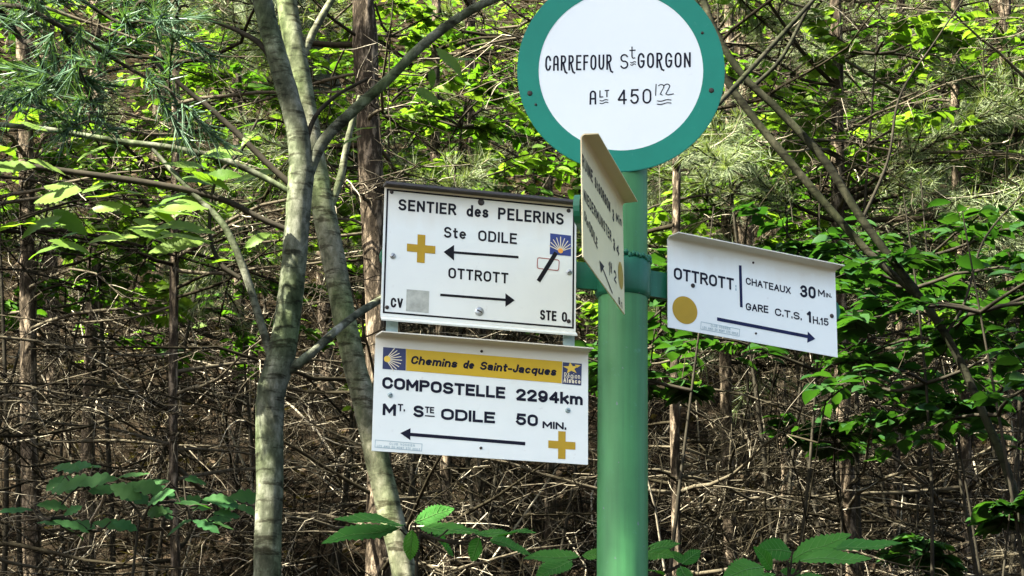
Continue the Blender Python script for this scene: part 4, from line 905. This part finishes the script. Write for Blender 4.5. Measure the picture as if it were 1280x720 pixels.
T1 = at(520, 800, 4.6); org2 = np.array([T1[0], 4.6, float(h_ground(T1[0], 4.6)) - .05])
st = thing('young_tree', 'slanting young tree with sun patches passing behind the left signs', 'tree', org2)
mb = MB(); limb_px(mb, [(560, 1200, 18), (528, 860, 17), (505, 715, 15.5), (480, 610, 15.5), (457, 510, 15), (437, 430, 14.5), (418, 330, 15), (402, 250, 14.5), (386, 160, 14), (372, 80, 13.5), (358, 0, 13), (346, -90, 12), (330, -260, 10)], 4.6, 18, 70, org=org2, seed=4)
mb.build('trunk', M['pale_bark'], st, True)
branch([(408, 270, 6), (425, 225, 5), (436, 170, 4), (450, 120, 3)], 4.6, root=st, o=org2, m='pale_bark')
branch([(372, 85, 6), (392, 40, 5), (420, -10, 4)], 4.6, root=st, o=org2, m='pale_bark')

T2 = at(1290, 700, 5.0); org3 = np.array([T2[0], 5.0, float(h_ground(T2[0], 5.0)) - .05])
lt = thing('leaning_tree', 'twin stemmed leaning tree slanting from the round sign to lower right', 'tree', org3)
mb = MB(); limb_px(mb, [(1330, 900, 6.3), (1275, 640, 5.8), (1222, 500, 5.2), (1180, 415, 5.2), (1130, 345, 4.9), (1078, 275, 5.2), (1030, 200, 5.2), (975, 140, 4.9), (925, 90, 4.6), (890, 30, 4.3), (868, -40, 4.0)], 5.0, 12, 60, org=org3, seed=6)
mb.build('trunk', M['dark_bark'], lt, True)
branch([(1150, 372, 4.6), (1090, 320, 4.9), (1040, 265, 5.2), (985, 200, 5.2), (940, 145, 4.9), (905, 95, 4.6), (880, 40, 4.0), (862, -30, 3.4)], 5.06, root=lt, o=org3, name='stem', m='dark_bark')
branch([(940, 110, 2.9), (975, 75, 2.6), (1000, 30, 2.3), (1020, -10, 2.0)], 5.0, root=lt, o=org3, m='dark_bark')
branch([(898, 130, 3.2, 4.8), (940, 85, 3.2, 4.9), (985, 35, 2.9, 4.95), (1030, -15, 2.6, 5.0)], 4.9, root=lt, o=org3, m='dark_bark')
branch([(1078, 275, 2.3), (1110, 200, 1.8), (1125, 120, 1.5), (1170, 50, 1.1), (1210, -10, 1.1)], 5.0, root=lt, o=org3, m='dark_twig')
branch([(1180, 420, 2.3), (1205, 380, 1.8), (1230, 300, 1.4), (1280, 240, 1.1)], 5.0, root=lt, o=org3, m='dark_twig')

# leaves on the left bough
def bough_leaves(spec, Y, parent, o, m, seed, lobes=0, wr=.42, teeth=10, veins=False):
    """each leaf: base pixel, tip pixel, apparent half-turn (how far the blade is tipped towards the camera)"""
    rng = rs(seed); mb = MB(); vb = MB()
    for k, (x0, y0, x1, y1, tip) in enumerate(spec):
        yy = Y + .10 * rng.randn(); a = at(x0, y0, yy); b = at(x1, y1, yy + rng.uniform(-.06, .06)); L = np.linalg.norm(b - a)
        nrm = unit(np.array([.25 * rng.randn(), -math.sin(RAD(tip)), math.cos(RAD(tip))])); mid, sv, nv, hw, dv = fine_leaf(mb, a - o, b - o, nrm, L * wr * rng.uniform(.9, 1.15), teeth, lobes, rng.uniform(.03, .22), rng)
        if veins:
            vb.tube(mid, np.linspace(.0011, .0004, len(mid)), 4)
            for j in range(3, len(mid) - 4, 3):
                for sg in (-1, 1): vb.tube([mid[j], mid[j] + sg * sv * hw[j] * .45 + dv * hw[j] * .35 + nv * .0012, mid[j] + sg * sv * hw[j] * .8 + dv * hw[j] * .7 + nv * .0024], [.0005, .0004, .0002], 3)
    nl = mb.n
    if veins:
        mb.v += vb.v; mb.f3 += [f + nl for f in vb.f3]; mb.f4 += [f + nl for f in vb.f4]; mb.n += vb.n
    fo = mb.build('foliage', M[m], parent)
    if veins:
        me = fo.data; me.materials.append(M['vein']); ls = np.zeros(len(me.polygons), int); me.polygons.foreach_get("loop_start", ls); lv = np.zeros(len(me.loops), int); me.loops.foreach_get("vertex_index", lv)
        me.polygons.foreach_set("material_index", (lv[ls] >= nl).astype(np.int32)); me.update()
    return fo
bl = [(100, 240, 55, 230, 50), (102, 242, 140, 226, 40), (105, 248, 178, 236, 20), (66, 262, 108, 292, 75), (98, 290, 62, 302, 30), (50, 284, 82, 280, 35), (32, 275, -10, 288, 20), (185, 260, 236, 250, 30), (190, 265, 250, 268, 25), (188, 285, 268, 278, 35), (192, 298, 262, 290, 30), (115, 288, 160, 292, 15), (160, 270, 150, 250, 50),
      (305, 310, 338, 288, 55), (280, 170, 332, 145, 25), (272, 195, 312, 170, 50), (240, 175, 190, 172, 15), (250, 195, 300, 185, 45), (238, 215, 288, 232, 30), (290, 230, 345, 205, 40), (20, 195, -5, 180, 30), (5, 205, 36, 192, 20), (35, 200, 0, 212, 40), (225, 225, 265, 210, 35), (255, 222, 300, 214, 60), (140, 182, 95, 192, 15), (60, 165, 20, 150, 30), (250, 250, 290, 262, 40), (145, 262, 200, 258, 12), (215, 280, 180, 300, 25), (325, 160, 300, 178, 40)]
jr = rs(808)
bl += [(a + 22 * jr.randn(), b + 9 * jr.randn() + 8, 0, 0, jr.uniform(20, 60)) for a, b, c, d, e in bl if b > 190]
bl = [(a, b, (c or a + jr.choice([-1, 1]) * jr.uniform(45, 72)), (d or b + jr.uniform(-14, 20)), e) for a, b, c, d, e in bl]
bough_leaves(bl, 3.95, b1, org, 'leaf_light', 31, 0, .46, 9)
bl2 = [(452, 420 - 250, 425, 178, 40), (560, 85, 530, 78, 20), (545, 60, 580, 90, 55), (520, 110, 548, 125, 65), (560, 75, 610, 72, 20), (540, 85, 540, 110, 60), (440, 165, 470, 155, 30)]
bough_leaves(bl2, 4.1, ft, org, 'leaf_light', 33, 0, .45, 8)

# ------------------------------------------------------------------ sweet chestnut shoots in front
def shoot(name, label, base_px, Y, spec, m, seed, lobes=0, wr=.54, teeth=13, cat='sapling', hub=None, nodes=None):
    hubp = at(*hub, Y); o = np.array([hubp[0] + .04, Y + .03, float(h_ground(hubp[0], Y)) - .03]); root = thing(name, label, cat, o)
    mb = MB(); t = np.linspace(0, 1, 14)[:, None]; P = o * (1 - t) + hubp * t + np.c_[.03 * np.sin(t * 6), .02 * np.sin(t * 4), 0 * t]; mb.tube(P - o, .0055 * np.linspace(1.2, .5, 14), 7)
    NP = [at(n_[0], n_[1], Y + .06 * ((k * 7) % 5 - 2) / 2) for k, n_ in enumerate(nodes or [])]
    for k, v in enumerate(NP):
        w_ = hubp if k == 0 else min(NP[:k] + [hubp], key=lambda u: np.linalg.norm(u - v)); mb.tube(np.array([w_ + (v - w_) * s_ + np.array([0, 0, .01 * math.sin(3.14 * s_)]) for s_ in np.linspace(0, 1, 6)]) - o, np.linspace(.003, .0018, 6), 5)
    for (x0, y0, x1, y1, tip) in spec:
        a = at(x0, y0, Y); hp = hubp
        if nodes: hp = min(NP, key=lambda v: np.linalg.norm(v - a))
        Q = np.array([hp + (a - hp) * s_ + np.array([0, 0, -.012 * math.sin(3.14 * s_)]) for s_ in np.linspace(0, 1, 6)]); mb.tube(Q - o, np.linspace(.0026, .0016, 6), 5)
    mb.build('stem', M['dark_twig'], root, True); bough_leaves([(a, b, c, d, min(86, e + 9)) for a, b, c, d, e in spec], Y, root, o, m, seed, lobes, wr, teeth, not lobes); return root
shoot('chestnut_shoot', 'chestnut shoot with long toothed leaves below the yellow banner sign', None, 3.75,
      [(505, 656, 420, 644, 16), (500, 661, 403, 672, 22), (515, 662, 512, 702, 82), (518, 653, 566, 634, 55), (525, 660, 588, 664, 14), (540, 665, 572, 692, 50), (560, 662, 610, 666, 12), (600, 672, 588, 702, 70), (596, 668, 640, 664, 20), (612, 676, 668, 684, 40), (610, 672, 668, 660, 15)], 'leaf_chestnut', 41, hub=(530, 668))
shoot('chestnut_shoot', 'chestnut shoot with leaves on both sides of the green post', None, 3.8,
      [(725, 697, 655, 694, 25), (715, 702, 672, 714, 20), (728, 695, 760, 690, 50), (808, 690, 848, 676, 30), (812, 684, 842, 672, 20), (852, 705, 876, 687, 75), (856, 702, 838, 690, 60), (850, 708, 862, 730, 80), (805, 712, 832, 716, 15), (800, 690, 838, 690, 50)], 'leaf_chestnut', 42, hub=(790, 715))
shoot('chestnut_shoot', 'chestnut shoot with drooping toothed leaves below the right sign', None, 3.7,
      [(985, 702, 1060, 664, 35), (990, 690, 950, 684, 60), (1000, 700, 1088, 696, 24), (1020, 690, 1126, 676, 14), (955, 708, 908, 716, 60), (965, 712, 950, 686, 75), (975, 714, 1008, 720, 55), (970, 718, 930, 735, 40), (1000, 720, 1050, 735, 40)], 'leaf_chestnut', 43, hub=(985, 720))
# oak sprig at lower left
rng = rs(55); ok = []
for (cx, cy, n, sx, sy) in ((120, 595, 7, 40, 12), (185, 605, 9, 45, 14), (235, 625, 7, 45, 16), (275, 632, 5, 30, 10), (60, 640, 5, 40, 18), (110, 660, 4, 40, 10), (255, 650, 4, 30, 8)):
    for k in range(n):
        x0 = cx + sx * rng.randn() * .6; y0 = cy + sy * rng.randn() * .7; L = rng.uniform(32, 52); a = rng.choice([0, math.pi]) + .5 * rng.randn(); ok.append((x0, y0, x0 + L * math.cos(a), y0 + L * .38 * math.sin(a) + 4, rng.uniform(15, 65)))
shoot('oak_sapling', 'dark green oak sapling with lobed leaves at lower left', None, 4.3, ok, 'leaf_oak', 44, lobes=4, wr=.55, teeth=16, hub=(180, 650), nodes=[(190, 632), (235, 634), (140, 612), (105, 604), (275, 640), (65, 648), (110, 662), (255, 655), (190, 612)])

# ------------------------------------------------------------------ pine bough hanging in at upper left
o4 = np.array([-1.55, 3.75, float(h_ground(-1.55, 3.75)) - .05]); pt = thing('scots_pine', 'pine with blue green needle tufts reaching in at upper left', 'tree', o4, 'pines')
mb = MB(); t = np.linspace(0, 1, 40); mb.tube(np.c_[.05 * np.sin(t * 4), 0 * t, t * 6], .07 * np.linspace(1.1, .4, 40), 14, wob=.04, rng=rs(8)); mb.build('trunk', M['pine_bark'], pt, True)
rng = rs(66); pts = []; dirs = []
for path in ([(-330, 10), (-150, 20), (0, 15), (80, 40), (150, 70), (205, 110), (222, 130)], [(-330, -60), (-100, -40), (60, -20), (150, 20), (200, 45)], [(0, 15), (40, 60), (60, 95), (72, 110)], [(80, 40), (100, 85), (112, 125), (118, 160)], [(-60, -35), (20, -10), (70, 10)], [(150, 20), (190, 15), (240, 20)]):
    wd = MB(); P, R_ = smooth_path([(x, y, 4.5 - 3.2 * k / (len(path) - 1)) for k, (x, y) in enumerate(path)], 3.72, 24); P = P + np.c_[np.zeros(24), .05 * np.sin(np.arange(24) * .5), np.zeros(24)]
    wd.tube(P - o4, R_, 7); br = wd.build('bough', M['dark_twig'], pt, True)
    for k in range(8, 24):
        if rng.rand() < .55: pts.append(P[k] - o4 + rng.randn(3) * .03); dirs.append(unit(unit(P[k] - P[k - 1]) + .7 * rng.randn(3) + [0, 0, .3]))
    for k in range(3):
        j = rng.randint(12, 24); Q = twig_path(rng, P[j] - o4, unit(P[j] - P[j - 1]) + rng.randn(3) * .8, .14, 5, .2); w2 = MB(); w2.tube(Q, .0018, 4); w2.build('twig', M['dark_twig'], br)
        pts += [Q[2], Q[3], Q[4]]; dirs += [unit(Q[2] - Q[1]), unit(Q[3] - Q[2]), unit(Q[4] - Q[3])]
mb = MB(); tufts(mb, rng, np.array(pts), np.array(dirs), 34, .060, .0032, .5); mb.build('needles', M['needle_blue'], pt)
